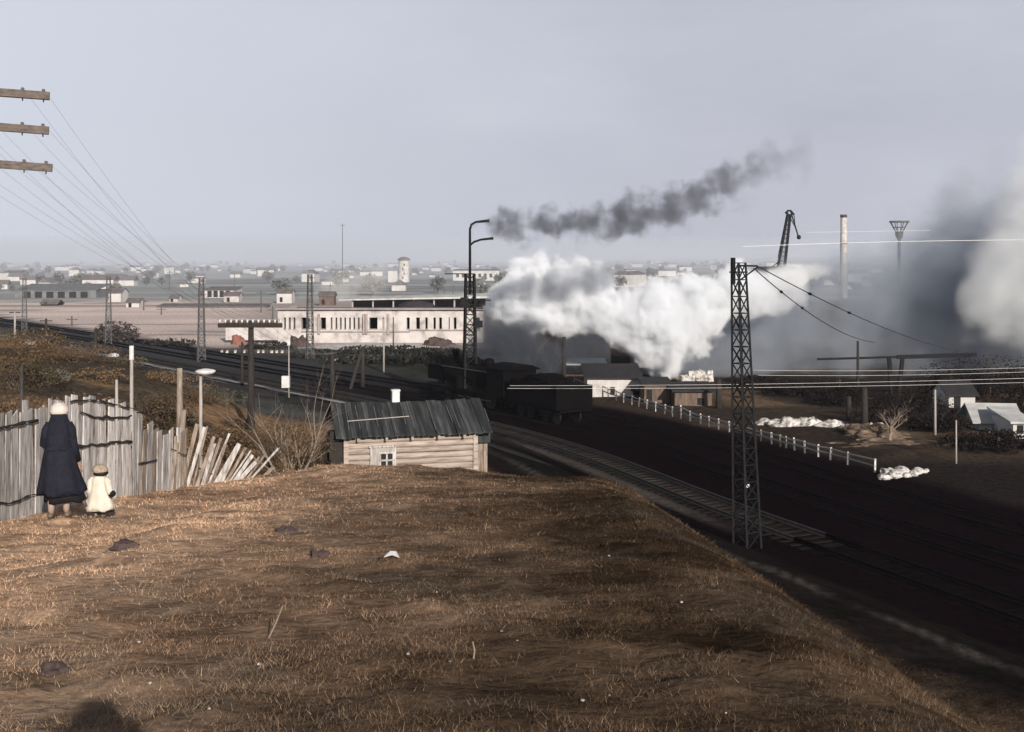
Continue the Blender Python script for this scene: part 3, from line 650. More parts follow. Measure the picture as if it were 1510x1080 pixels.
# low coal wagon on the far track
pw, uw = along(D47 + 47, 8.6)
wa = empty('coal_wagon', (pw[0], pw[1], .27), math.atan2(uw[1], uw[0]), 'low dark coal wagon on the track beyond the locomotive', 'wagon')
m = MB(); m.box((0, 0, 1.5), (8, 2.7, 1.1)); m.box((0, 0, .9), (8.4, 2.4, .12)); m.build('body', M['loco'], wa)
m = MB(); m.lump((0, 0, 2.0), (3.6, 1.2, .7), seed=5, amp=.3, half=True); m.build('coal', M['loco'], wa)
for y in (-.78, .78):
    for x in (-2.8, -1.6, 1.6, 2.8): wheel(x, y, .45, wa)

# ------------------------------------------------------------------ log cabin below the brow
TH = R(14); ca, sa = math.cos(TH), math.sin(TH)
cw = at(511, 655, 41.4)
cab = empty('log_cabin', (cw.x, cw.y, 2.3), TH, 'small log cabin with a sagging tarred plank roof, half hidden by the brow', 'cabin')
Lw, Dw, Hw = 4.68, 3.7, 2.45             # wall length, depth, height above the base
def cabin_wall(c, size): m = MB(); m.box(c, size); return m
m = MB(); hlog = .21
for k in range(12):                      # courses of hewn logs
    z = .1 + k * hlog + random.uniform(-.015, .015); j = random.uniform(-.025, .02)
    m.rings([[(x, -.02 - (.085 + jj + j) * math.cos(t), z + .103 * math.sin(t)) for t in [math.pi * q / 6 - math.pi / 2 for q in range(7)]] + [(x, .12, z + .1), (x, .12, z - .1)] for x, jj in [(q * Lw / 8, random.uniform(-.022, .022)) for q in range(9)]])
m.build('front_wall', M['log'], cab)
m = MB()
for k in range(12):
    z = .1 + k * hlog
    m.bar((-.02, .15, z), (-.02, Dw, z), .18, .2); m.bar((Lw + .02, .15, z), (Lw + .02, Dw, z), .18, .2); m.bar((0, Dw, z), (Lw, Dw, z), .18, .2)
m.rings([[(x, .1, Hw), (x, Dw / 2, Hw + .82), (x, Dw - .1, Hw)] for x in (-.1, .08)]); m.rings([[(x, .1, Hw), (x, Dw / 2, Hw + .82), (x, Dw - .1, Hw)] for x in (Lw - .08, Lw + .1)])
m.build('end_walls', M['log'], cab)
for x in (-.03, Lw + .03):
    m = MB(); m.box((x, -.13, 1.25), (.17, .05, 2.45)); m.build('corner_board', M['log'], cab)
# roof: boards with battens, ridge sagging a little
y_e, z_e, y_r, z_r = -.48, Hw - .06, Dw / 2, Hw + .90
rf = MB(); nb = 30; x0, x1 = -.42, Lw + .62
for k in range(nb):
    xa = x0 + (x1 - x0) * k / nb; xb = x0 + (x1 - x0) * (k + 1) / nb - .012; j = random.uniform(-.02, .03); e = random.uniform(-.05, .05); sg = -.05 * math.sin(math.pi * k / nb)
    rf.add([(xa, y_e + e, z_e + j), (xb, y_e + e, z_e + j), (xb, y_r, z_r + j + sg), (xa, y_r, z_r + j + sg), (xa, y_e + e, z_e + j - .05), (xb, y_e + e, z_e + j - .05), (xb, y_r, z_r + j - .05 + sg), (xa, y_r, z_r + j - .05 + sg)],
           [(0, 1, 2, 3), (4, 7, 6, 5), (0, 4, 5, 1), (1, 5, 6, 2), (2, 6, 7, 3), (3, 7, 4, 0)])
    yb2 = Dw + .45; zb2 = Hw - .05
    rf.add([(xa, yb2, zb2 + j), (xb, yb2, zb2 + j), (xb, y_r + .004, z_r + j + sg), (xa, y_r + .004, z_r + j + sg), (xa, yb2, zb2 + j - .05), (xb, yb2, zb2 + j - .05), (xb, y_r + .004, z_r + j - .05 + sg), (xa, y_r + .004, z_r + j - .05 + sg)],
           [(3, 2, 1, 0), (4, 5, 6, 7), (0, 1, 5, 4), (1, 2, 6, 5), (2, 3, 7, 6), (3, 0, 4, 7)])
roof = rf.build('roof', M['roof'], cab)
for k in range(17):                      # pale worn battens
    x = x0 + .12 + (x1 - x0 - .2) * k / 16 + random.uniform(-.1, .1); t0 = random.uniform(0, .35); t1 = random.uniform(.5, 1.0)
    if random.random() < .2: continue
    m = MB(); P0 = Vector((x, y_e + (y_r - y_e) * t0, z_e + (z_r - z_e) * t0 + .035)); P1 = Vector((x + random.uniform(-.03, .03), y_e + (y_r - y_e) * t1, z_e + (z_r - z_e) * t1 + .035 - .04 * math.sin(math.pi * k / 16))); m.bar(P0, P1, .035, .03); m.build('batten', M['batten'], roof)
m = MB(); m.bar((x0 + .5, y_e + .95, z_e + .44), (x0 + 2.8, y_e + 1.15, z_e + .52), .03, .03); m.build('batten', M['pale_pole'], roof)
m = MB(); m.box((2.05, Dw / 2 + .1, z_r + .12), (.28, .28, .5)); m.box((2.05, Dw / 2 + .1, z_r + .39), (.33, .33, .05)); m.build('chimney', M['white_paint'], cab)
for x in (.38, 1.4, 2.33, 3.3, 4.25):
    m = MB(); m.bar((x, .3, Hw - .02), (x, -.40, Hw - .2), .09, .12); m.build('rafter_end', M['pale_pole'], cab)
wx, wz = 1.28, 1.52                       # window left of the middle
wi = MB(); wi.box((wx, -.125, wz - .04), (.86, .03, .92)); win = wi.build('window', M['pale_pole'], cab)
m = MB(); m.box((wx + .15, -.146, wz - .12), (.44, .015, .64)); m.build('pane', M['glass'], win)
m = MB()
for dx in (-.24, 0, .24): m.box((wx + .15 + dx, -.165, wz - .12), (.06, .03, .70))
for dz in (-.33, 0.06, .33): m.box((wx + .15, -.168, wz - .12 + dz), (.54, .026, .06))
m.build('frame', M['board'], win)
m = MB(); m.box((wx, -.16, wz + .44), (1.0, .07, .06)); m.box((wx - .42, -.15, wz - .04), (.06, .05, .9)); m.box((wx + .45, -.15, wz - .04), (.06, .05, .9)); m.build('casing', M['board'], win)
m = MB()
for k in range(3): m.box((Lw + .22 + k * .14, .28, 1.1), (.125, .04, 2.2 - .05 * k), 0, jit=.01)
m.build('side_boards', M['board_brown'], cab)
m = MB(); m.box((Lw + .38, .12, Hw - .28), (.5, .12, .5)); m.build('hanging_eave', M['roof'], cab)
m = MB(); m.lump((-.35, .9, 1.7), (.5, .5, .7), seed=4, amp=.3); m.box((-.35, .4, 1.9), (.55, .7, 1.2), jit=.05); m.build('shaded_end_block', M['dark_wood'], cab)  # dark block stands in for the shade on the cabin's left end

# ------------------------------------------------------------------ the plank fence, standing on the left and collapsed on the right
def fline(px):
    if px <= 200: Y = 16.6 + (px - 0) * 4.4 / 200
    else: Y = 21 + (px - 200) * 7.0 / 200
    return (px - CX) / F * Y, Y
fp = fline(60); wf = empty('plank_fence', (fp[0], fp[1], gh(*fp)), label='weathered grey plank fence, upright on the left and collapsing to the right', cat='fence')
def top_y(px):
    return np.interp(px, [-40, 0, 40, 70, 110, 150, 200, 203, 215, 250, 275], [612, 606, 598, 592, 588, 590, 602, 625, 632, 640, 628])
px = -60.0; panel = MB(); panel2 = MB()
while px < 272:
    x, Y = fline(px); wpx = random.uniform(5.5, 9.5); x2, Y2 = fline(px + wpx - .5)
    zg = gh(x, Y); ty = float(top_y(px)) + random.uniform(-6, 9); zt = CAMZ - (ty - HY) / F * Y
    ln = random.uniform(-.03, .03) + (0.04 if px > 205 else 0); d = Vector((x2 - x, Y2 - Y, 0)); L_ = d.length; d.normalize(); nrm = Vector((d.y, -d.x, 0)) * .022; off = nrm * random.uniform(-.6, .6)
    if px > 205 and random.random() < .03: px += wpx; continue
    P0 = Vector((x, Y, zg - .15)) + off; P1 = Vector((x2, Y2, zg - .15)) + off; T = Vector((0, 0, zt - zg + .15)) + d * ln * 3
    c1, c2 = random.uniform(-.05, .05), random.uniform(-.05, .05)
    vs = [P0 - nrm * .5, P1 - nrm * .5, P1 + nrm * .5, P0 + nrm * .5]; vt = [p + T + Vector((0, 0, c1 if i in (0, 3) else c2)) for i, p in enumerate(vs)]
    (panel2 if px > 203 and random.random() < .55 else panel).add(vs + vt, [(0, 1, 2, 3), (4, 7, 6, 5), (0, 4, 5, 1), (1, 5, 6, 2), (2, 6, 7, 3), (3, 7, 4, 0)])
    px += wpx
panel.build('board_panel', M['board'], wf, origin=wf.location); panel2.build('board_panel', M['board_brown'], wf, origin=wf.location)
for q in (203, 270):
    x, Y = fline(q); zg = gh(x, Y); m = MB(); m.tube([(x - .03, Y + .1, zg - .2), (x - .1, Y + .12, zg + .9), (x - .02, Y + .1, zg + 1.55)], [.10, .085, .06], 8); m.build('post', M['board_brown'], wf, origin=wf.location)
def strand(pts, r, amp=3.0):             # twisted dark strands that bind the boards
    m = MB(); pp = []
    for (xa, ya), (xb, yb) in zip(pts[:-1], pts[1:]):
        k = max(2, int(abs(xb - xa) / 6))
        for i in range(k):
            t = i / k; q = lerp(xa, xb, t); x, Y = fline(q); yy = lerp(ya, yb, t) + random.uniform(-amp, amp); pp.append((x + .06, Y - .05 + random.uniform(-.02, .02), CAMZ - (yy - HY) / F * (Y - .05)))
    m.tube(pp, [r * random.uniform(.3, 1.1) for _ in pp], 6); m.build('binding_strand', M['dark_wood'], wf, origin=wf.location, smooth=True)
strand([(-20, 633), (0, 630), (36, 622), (58, 621)], .03, 1.5); strand([(-10, 744), (10, 741), (36, 734), (54, 728)], .022, 2)
strand([(102, 660), (125, 656), (160, 654), (196, 650)], .028, 2.0); strand([(116, 611), (135, 615), (160, 614), (196, 616)], .026, 3.0)
strand([(100, 592), (135, 590), (165, 597), (205, 607), (245, 632)], .018, 1.5); strand([(200, 684), (220, 681), (236, 676)], .018, 1.0); strand([(110, 714), (122, 713)], .015, .5)
strand([(250, 662), (268, 671), (300, 672), (330, 671)], .014, 1); strand([(275, 684), (300, 695), (322, 706)], .014, 1)
# leaning boards of the collapsed stretch
lean = [(268, 712, 290, 626, 6), (276, 711, 298, 632, 5), (285, 710, 309, 627, 2.5), (290, 709, 314, 645, 5), (299, 708, 320, 652, 5), (303, 708, 330, 644, 4), (308, 707, 336, 641, 3), (313, 707, 337, 653, 4), (318, 705, 347, 660, 6), (325, 705, 354, 654, 7), (333, 704, 360, 662, 4), (338, 703, 371, 664, 2.5), (344, 703, 369, 674, 5), (350, 702, 378, 681, 6), (356, 702, 381, 675, 3), (362, 701, 391, 671, 3), (369, 700, 411, 661, 3), (386, 699, 402, 690, 5), (259, 714, 262, 640, 6), (252, 716, 258, 655, 5)]
for xa, ya, xb, yb, wp in lean:
    x, Y = fline(xa); zg = gh(x, Y); x2 = (xb - CX) / F * Y; zt = CAMZ - (yb - HY) / F * Y; jy = random.uniform(-.25, .25)
    m = MB(); m.bar((x - (x2 - x) * .1, Y, zg - .1), (x2, Y + jy, max(zt, zg + .15)), wp / F * Y, .03, up=(0, -1, 0)); m.build('leaning_board', M['board'] if random.random() < .7 else M['board_brown'], wf, origin=wf.location)

# ------------------------------------------------------------------ people
def body_mesh(name, joints, edges, loc, rz, material):
    me = bpy.data.meshes.new(name); me.from_pydata([j[:3] for j in joints], edges, []); me.materials.append(material)
    o = bpy.data.objects.new(name, me); col.objects.link(o); o.location = loc; o.rotation_euler = (0, 0, rz)
    md = o.modifiers.new('skin', 'SKIN'); md.use_smooth_shade = True
    sk = me.skin_vertices[0] if me.skin_vertices else None
    if sk is None:
        import bmesh as bmm
        b = bmm.new(); b.from_mesh(me); lay = b.verts.layers.skin.verify(); b.to_mesh(me); b.free(); sk = me.skin_vertices[0]
    for i, j in enumerate(joints): sk.data[i].radius = (j[3], j[4] if len(j) > 4 else j[3])
    sk.data[0].use_root = True
    sb = o.modifiers.new('subdiv', 'SUBSURF'); sb.levels = 1; sb.render_levels = 2
    return o

def figure(H, arm_r=((.20, 0, .0)), facing=0.0, hand_r=(.27, .10, .72), hand_l=(-.20, .16, .95), hip=.53):
    k = H / 1.65
    J = [(0, 0, .92, .12, .10), (0, .0, 1.10, .115, .09), (0, .0, 1.28, .135, .095), (0, .005, 1.39, .06), (0, .02, 1.48, .062), (0, .03, 1.55, .088, .10), (0, .03, 1.61, .07, .085)]
    E = [(0, 1), (1, 2), (2, 3), (3, 4), (4, 5), (5, 6)]
    def add(p, par): J.append(p); E.append((par, len(J) - 1)); return len(J) - 1
    for sgn, hd in ((1, hand_r), (-1, hand_l)):
        a = add((.135 * sgn, 0, 1.34, .05), 2); el = add((.195 * sgn, -.02, 1.07, .04), a)
        wr = add((hd[0], hd[1], hd[2], .03), el); d = Vector((hd[0], hd[1], hd[2])) - Vector(J[el][:3]); d.normalize()
        pm = Vector(hd) + d * .08; pa = add((pm.x, pm.y, pm.z, .03, .016), wr)
        sd_ = Vector((0, 1, 0)).cross(d); sd_ = sd_.normalized() if sd_.length > .1 else Vector((1, 0, 0))
        for q, ln in ((-.028, .065), (-.009, .078), (.010, .074), (.028, .06)):
            f1 = pm + d * .03 + sd_ * q; f2 = f1 + d * ln * .6 + Vector((0, .012, 0)); f3 = f2 + d * ln * .4 + Vector((0, .02, 0))
            i1 = add((*f1, .009), pa); i2 = add((*f2, .008), i1); add((*f3, .0065), i2)
        t1 = Vector(hd) + d * .03 + sd_ * -.035 * sgn; i1 = add((*t1, .010), wr); t2 = t1 + d * .05 - sd_ * .02 * sgn; add((*t2, .008), i1)
    for sgn in (1, -1):
        a = add((.09 * sgn, 0, .84, .085), 0); kn = add((.10 * sgn, .02 * sgn, .47, .055), a); an = add((.10 * sgn, .03 * sgn - .02, .09, .036), kn); add((.11 * sgn, .13 + .03 * sgn, .035, .034), an)
    return [(j[0] * k, j[1] * k, j[2] * k) + tuple(r * k for r in j[3:]) for j in J], E

def cloth(prof, n=28, fold=.03, nf=9, seed=0):   # prof: (z, rx, ry, cx, cy, fold amount)
    m = MB(); rg = []
    for z, rx, ry, cx, cy, fa in prof:
        rg.append([(cx + rx * math.cos(a) * (1 + fa * math.sin(nf * a + seed + z * 2) + fa * .5 * math.sin(4 * a + seed * 2)), cy + ry * math.sin(a) * (1 + fa * math.sin(nf * a + seed + z * 2)), z + fa * .25 * math.sin(5 * a + seed)) for a in [2 * math.pi * k / n for k in range(n)]])
    m.rings(rg); return m

# woman in the long navy coat, back to the camera
wp = at(87, 757, 16.6); wz = gh(wp.x, 16.6)
J, E = figure(1.62, hand_r=(.245, .10, .78), hand_l=(-.20, .14, 1.0))
wo = tag(body_mesh('person', J, E, (wp.x, 16.6, wz), R(12), M['skin']), 'woman seen from behind in a long navy coat and off-white headscarf, beside the fence', 'person')
m = cloth([(.36, .31, .25, .03, 0, .12), (.42, .305, .245, .025, 0, .11), (.62, .255, .21, .01, 0, .09), (.85, .215, .185, 0, 0, .06), (1.0, .19, .16, 0, 0, .045), (1.03, .18, .15, 0, 0, .04), (1.12, .185, .15, 0, 0, .02), (1.28, .18, .14, 0, 0, .015), (1.36, .155, .12, 0, .0, .01), (1.41, .13, .115, 0, .0, .0), (1.46, .115, .115, 0, .01, 0), (1.50, .12, .12, 0, .012, 0)], seed=1)
coat = m.build('coat', M['navy'], wo, smooth=True)
for sgn, hd in ((1, Vector((.245, .10, .80))), (-1, Vector((-.20, .14, 1.02)))):
    m = MB(); m.tube([(.12 * sgn, 0, 1.36), (.165 * sgn, -.005, 1.27), (.195 * sgn, -.02, 1.06), (hd.x * .95, hd.y, hd.z)], [.06, .07, .066, .058], 12); m.build('sleeve', M['navy'], coat, smooth=True)
m = MB(); m.box((0, -.172, 1.02), (.26, .02, .05)); m.build('half_belt', M['navy'], coat)
m = cloth([(.23, .285, .20, .06, .02, .09), (.3, .28, .20, .05, .01, .05), (.5, .20, .17, .02, 0, .03)], seed=2); sk = m.build('skirt', M['black_cloth'], wo, smooth=True)
sk.location = (.02, .03, .0)
m = MB(); m.lathe([(1.47, .06), (1.49, .125), (1.54, .132), (1.60, .115), (1.645, .07), (1.66, .02)], (0, .025, 0), 16, wob=.03); m.build('headscarf', M['scarf'], wo, smooth=True)
for sgn in (1, -1):
    m = MB(); m.tube([(.098 * sgn, .02 * sgn, .42), (.098 * sgn, .03 * sgn - .02, .10)], [.058, .045], 10); m.build('stocking', M['stocking'], wo, smooth=True)
    m = MB(); m.lump((.11 * sgn, .04 + .03 * sgn, .045), (.05, .13, .05), seed=sgn + 3, amp=.05); m.build('shoe', M['shoe'], wo, smooth=True)
# small child in the cream coat
cp = at(147, 757, 17.4); cz = gh(cp.x, 17.4)
J, E = figure(.80, hand_r=(.29, -.04, .82), hand_l=(-.23, .10, .78))
ch = tag(body_mesh('person', J, E, (cp.x, 17.4, cz), R(-6), M['skin']), 'small child in a flared cream coat and pale fur cap, behind the woman', 'person')
m = cloth([(.135, .225, .17, .0, 0, .09), (.18, .215, .16, 0, 0, .085), (.34, .165, .13, 0, 0, .06), (.48, .135, .105, 0, 0, .03), (.58, .125, .095, 0, 0, 0), (.635, .07, .07, 0, 0, 0)], seed=3, nf=7)
coat2 = m.build('coat', M['cream'], ch, smooth=True)
for sgn, ex, ez in ((1, .20, .33), (-1, -.15, .36)):
    m = MB(); m.tube([(.09 * sgn, 0, .60), (.13 * sgn, -.02, .55), (ex * .85, -.04, .43), (ex, -.03, ez)], [.045, .055, .052, .045], 10); m.build('sleeve', M['cream'], coat2, smooth=True)
m = MB(); m.tube([(.185, -.035, .35), (.235, -.04, .385), (.255, -.035, .40)], [.05, .048, .03], 10); m.build('mitten', M['black_cloth'], ch, smooth=True)
m = cloth([(.105, .20, .14, .02, .01, .06), (.12, .20, .14, .01, .01, .04), (.22, .15, .11, 0, 0, .02)], seed=5); m.build('skirt', M['black_cloth'], ch, smooth=True)
m = MB(); m.lathe([(.625, .07), (.65, .105), (.68, .112), (.70, .10)], (.01, .015, 0), 14); m.build('hair', M['hair'], ch, smooth=True)
m = MB(); m.lathe([(.685, .10), (.70, .118), (.74, .115), (.78, .09), (.805, .04), (.81, .01)], (0, .015, 0), 16, wob=.03); m.build('fur_cap', M['fur'], ch, smooth=True)
for sgn in (1, -1):
    m = MB(); m.tube([(.048 * sgn, 0, .16), (.048 * sgn, -.005, .045)], [.032, .028], 8); m.build('stocking', M['grey_sock'], ch, smooth=True)
    m = MB(); m.lump((.052 * sgn, .03, .028), (.032, .07, .03), seed=sgn + 8, amp=.05); m.build('shoe', M['shoe'], ch, smooth=True)
# the photographer, whose hatted shadow falls on the grass at the bottom left
hz_ = gh(0, -.55)
J, E = figure(1.72, hand_r=(.16, .30, 1.18), hand_l=(-.16, .30, 1.18))
ph = tag(body_mesh('person', J, E, (.12, -.55, hz_), 0, M['skin']), 'photographer in a wide hat whose head shadow falls on the grass, bottom left', 'person')
m = cloth([(.5, .30, .22, 0, 0, .04), (.9, .25, .19, 0, 0, .03), (1.2, .26, .17, 0, 0, .02), (1.42, .24, .14, 0, 0, .0), (1.5, .10, .1, 0, 0, 0)], seed=7); m.build('coat', M['black_cloth'], ph, smooth=True)
m = MB(); m.lathe([(1.655, .10), (1.66, .215), (1.675, .22), (1.69, .13), (1.78, .125), (1.82, .07), (1.825, .01)], (0, .03, 0), 24); m.build('hat', M['black_cloth'], ph, smooth=True)

# ------------------------------------------------------------------ plants
def branch(m, p, d, ln, r, depth, rs, up=.12, forks=(2, 3), spread=.6):
    pts = [p]; rad = [r]; q = p.copy(); dd = d.copy()
    for i in range(3):
        dd = (dd + Vector((rs.uniform(-.18, .18), rs.uniform(-.18, .18), rs.uniform(-.05, up)))).normalized(); q = q + dd * ln / 3; pts.append(q.copy()); rad.append(r * (1 - .18 * (i + 1)))
    m.tube(pts, rad, 5 if depth > 1 else 4, cap=False)
    if depth > 0:
        for _ in range(rs.randint(*forks)):
            nd = (dd + Vector((rs.uniform(-1, 1), rs.uniform(-1, 1), rs.uniform(-.4, .7))) * spread).normalized()
            i = rs.randint(1, 3); branch(m, pts[i], nd, ln * rs.uniform(.55, .8), rad[i] * .62, depth - 1, rs, up, forks, spread)
def leaf_cloud(n, rad, size, c1, c2, seed, parent, name='foliage', clump=1.0, base=0.0):
    r_ = np.random.default_rng(seed); p = r_.normal(size=(n * 3, 3)); p /= np.linalg.norm(p, axis=1)[:, None]; p *= (r_.random((len(p), 1)) ** .45)
    f = np.array([mnoise.noise(Vector((a[0] * 2.2 + seed, a[1] * 2.2, a[2] * 2.2))) for a in p]); p = p[f > -.08 * clump][:n]; n = len(p)
    p = p * np.array(rad) + np.array((0, 0, base)); a = r_.normal(size=(n, 3)); a /= np.linalg.norm(a, axis=1)[:, None]; b = np.cross(a, r_.normal(size=(n, 3))); b /= np.linalg.norm(b, axis=1)[:, None]
    s = size * (0.5 + r_.random((n, 1))); v = np.stack([p - a * s, p + b * s * .45, p + a * s, p - b * s * .45], 1).reshape(-1, 3); t = r_.random((n, 1)); c = np.repeat(np.array(c1) * (1 - t) + np.array(c2) * t, 4, 0)
    return np_mesh(name, v, np.arange(4 * n).reshape(-1, 4), M['leaf'], parent, colors=c)
def shrub(px, py, Y, hgt, nst, label, material='bark', leaves=0, rad=None, lc=((.20, .12, .05), (.07, .05, .03)), seed=1, depth=2, group=None, name='bare_shrub', size=.05, cat='shrub', spread=.75):
    p = at(px, py, Y); z = gh(p.x, Y); root = empty(name, (p.x, Y, z), label=label, cat=cat, group=group); rs = random.Random(seed); m = MB()
    for i in range(nst):
        a = rs.uniform(0, 6.28); d = Vector((math.cos(a) * rs.uniform(.1, .7), math.sin(a) * rs.uniform(.1, .7), 1)).normalized(); branch(m, Vector((rs.uniform(-.15, .15), rs.uniform(-.15, .15), -.1)), d, hgt * rs.uniform(.4, .6), .018 * hgt * rs.uniform(.5, 1), depth, rs, spread=spread)
    m.build('branches', M[material], root)
    if leaves: leaf_cloud(leaves, rad, size, *lc, seed, root, base=rad[2] * .8)
    return root
shrub(432, 690, 37, 3.3, 9, 'big leafless shrub with pale bent branches left of the cabin', 'pale_bark', 1500, (1.5, 1.0, 1.3), ((.13, .085, .045), (.05, .036, .025)), 3, 3, size=.04)
shrub(400, 690, 40, 2.4, 10, 'brown twiggy shrub between the leaning boards and the pale-branched shrub', 'bark', 1800, (1.4, 1.0, 1.0), ((.13, .085, .05), (.05, .036, .025)), 5, 3, size=.04)
shrub(462, 690, 41, 2.2, 9, 'dark twiggy shrub pressed against the cabin left end', 'bark', 1300, (.8, .9, .9), ((.08, .055, .035), (.03, .022, .016)), 6, 3, size=.04)
k = 0
BR = ['golden-brown brush bush at the far left edge above the fence', 'low rusty bush above the left part of the fence', 'rusty bush behind the woman’s headscarf', 'dry bush right behind the fence top, above the child', 'dark olive bush high on the left slope', 'brown bush above the middle of the fence', 'dark bush on the slope under the white-topped pole', 'dark low bush on the slope above the fence corner', 'brown bush below the white disc post', 'dark brown bush left of the T-shaped pole foot', 'brown bush right of the T-shaped pole foot', 'reddish bush on the far left slope crest']
for px, py, Y, hh, lf, c in ((12, 590, 25, 1.6, 2600, 0), (45, 580, 30, 1.5, 2400, 0), (82, 575, 30, 1.2, 1800, 0), (150, 590, 27, .9, 1200, 0), (25, 545, 48, 2.0, 1800, 1), (120, 575, 40, 1.6, 1700, 0), (232, 590, 50, 1.6, 1500, 1), (228, 612, 42, 1.1, 1200, 1), (320, 620, 46, 1.5, 1500, 0), (338, 650, 47, 1.5, 1500, 1), (402, 650, 52, 1.6, 1600, 0), (60, 540, 60, 1.8, 1300, 0)):
    lc = ((.19, .12, .065), (.07, .047, .028)) if c == 0 else ((.085, .065, .038), (.03, .026, .018))
    shrub(px, py, Y, hh, 6, BR[k], 'bark', lf, (hh * 1.1, hh * .8, hh * .5), lc, 20 + k, 2, group='brush on the slope behind the fence', name='brush_bush', size=.035 if Y < 35 else .06, cat='bush'); k += 1
# leafless tree near the sand, and scrub along the line
shrub(172, 500, 152, 3.8, 12, 'leafless grey thicket beside the mast at the pale sand', 'bark', 1600, (3.2, 2, 1.6), ((.10, .085, .08), (.045, .04, .038)), 41, 3, size=.22)
SC = [(520, 560, 122), (560, 552, 124), (600, 553, 122), (640, 552, 120), (680, 548, 118), (470, 540, 130), (650, 530, 132), (600, 527, 136), (540, 525, 136), (700, 530, 126), (250, 512, 148), (395, 520, 142)]
for i, (px, py, Y) in enumerate(SC):
    p = at(px, py, Y); root = empty('scrub_bush', (p.x, Y, gh(p.x, Y)), label='dark low scrub bush between the tracks and the ruined works', cat='bush', group='scrub before the ruined works')
    leaf_cloud(900, (3.6, 2.2, .7), .22, (.055, .053, .047), (.02, .02, .019), 60 + i, root, base=.2); m = MB(); branch(m, Vector((0, 0, -.1)), Vector((.1, 0, 1)), .8, .06, 2, random.Random(i)); m.build('branches', M['bark'], root)
# dark masses on the right
RB = [(1335, 620, 76, 3.6, 2.0, 'round black thicket under the crossbeam posts'), (1460, 600, 92, 6.5, 2.6, 'wide dark thicket behind the white gabled house'), (1400, 615, 90, 3.0, 1.6, 'dark bush beside the small white house'), (1508, 610, 86, 3.2, 2.4, 'dark bush at the right edge'), (1385, 655, 72, 2.2, .9, 'low dark bush below the small white house'), (1240, 610, 86, 2.0, 1.4, 'dark bush left of the crossbeam posts'), (1470, 660, 66, 3.4, .9, 'low dark scrub below the white gabled house'), (1180, 600, 92, 3.2, 1.0, 'brown scrub right of the big mast'), (960, 590, 92, 1.6, .8, 'dark bush by the brown sheds'), (780, 545, 108, 3.2, 2.6, 'dark bush under the smoke behind the locomotive'), (1110, 600, 98, 3.0, 1.0, 'dark scrub directly behind the big mast')]
for i, (px, py, Y, rr, hh, lb) in enumerate(RB):
    p = at(px, py, Y); root = empty('dark_bush', (p.x, Y, gh(p.x, Y)), label=lb, cat='bush', group='dark bushes beyond the cutting')
    leaf_cloud(6000, (rr, rr * .6, hh * .85), .075, (.032, .024, .022), (.009, .008, .009), 90 + i, root, base=hh * .4); m = MB(); branch(m, Vector((0, 0, -.1)), Vector((.1, 0, 1)), hh * .8, .09, 3, random.Random(i + 50)); m.build('branches', M['bark'], root)
for px, py, Y, hh, lb in ((786, 552, 103, 4.2, 'leafless pale tree in the smoke left of the tall dark trunk'), (812, 552, 106, 3.8, 'leafless tree in the smoke beside the shed pole'), (1312, 650, 68, 2.2, 'small bare tree on the eroded bank')):
    p = at(px, py, Y); root = empty('bare_tree', (p.x, Y, gh(p.x, Y)), label=lb, cat='tree'); rs = random.Random(int(px)); m = MB(); m.tube([(0, 0, -.2), (.05, 0, hh * .4)], [.1, .07], 6); m.build('trunk', M['pale_bark'], root)
    m = MB()
    for q in range(7): a = rs.uniform(0, 6.28); branch(m, Vector((.05, 0, hh * rs.uniform(.15, .4))), Vector((math.cos(a) * .8, math.sin(a) * .8, 1)).normalized(), hh * .4, .05, 3, rs)
    m.build('crown', M['pale_bark'], root)

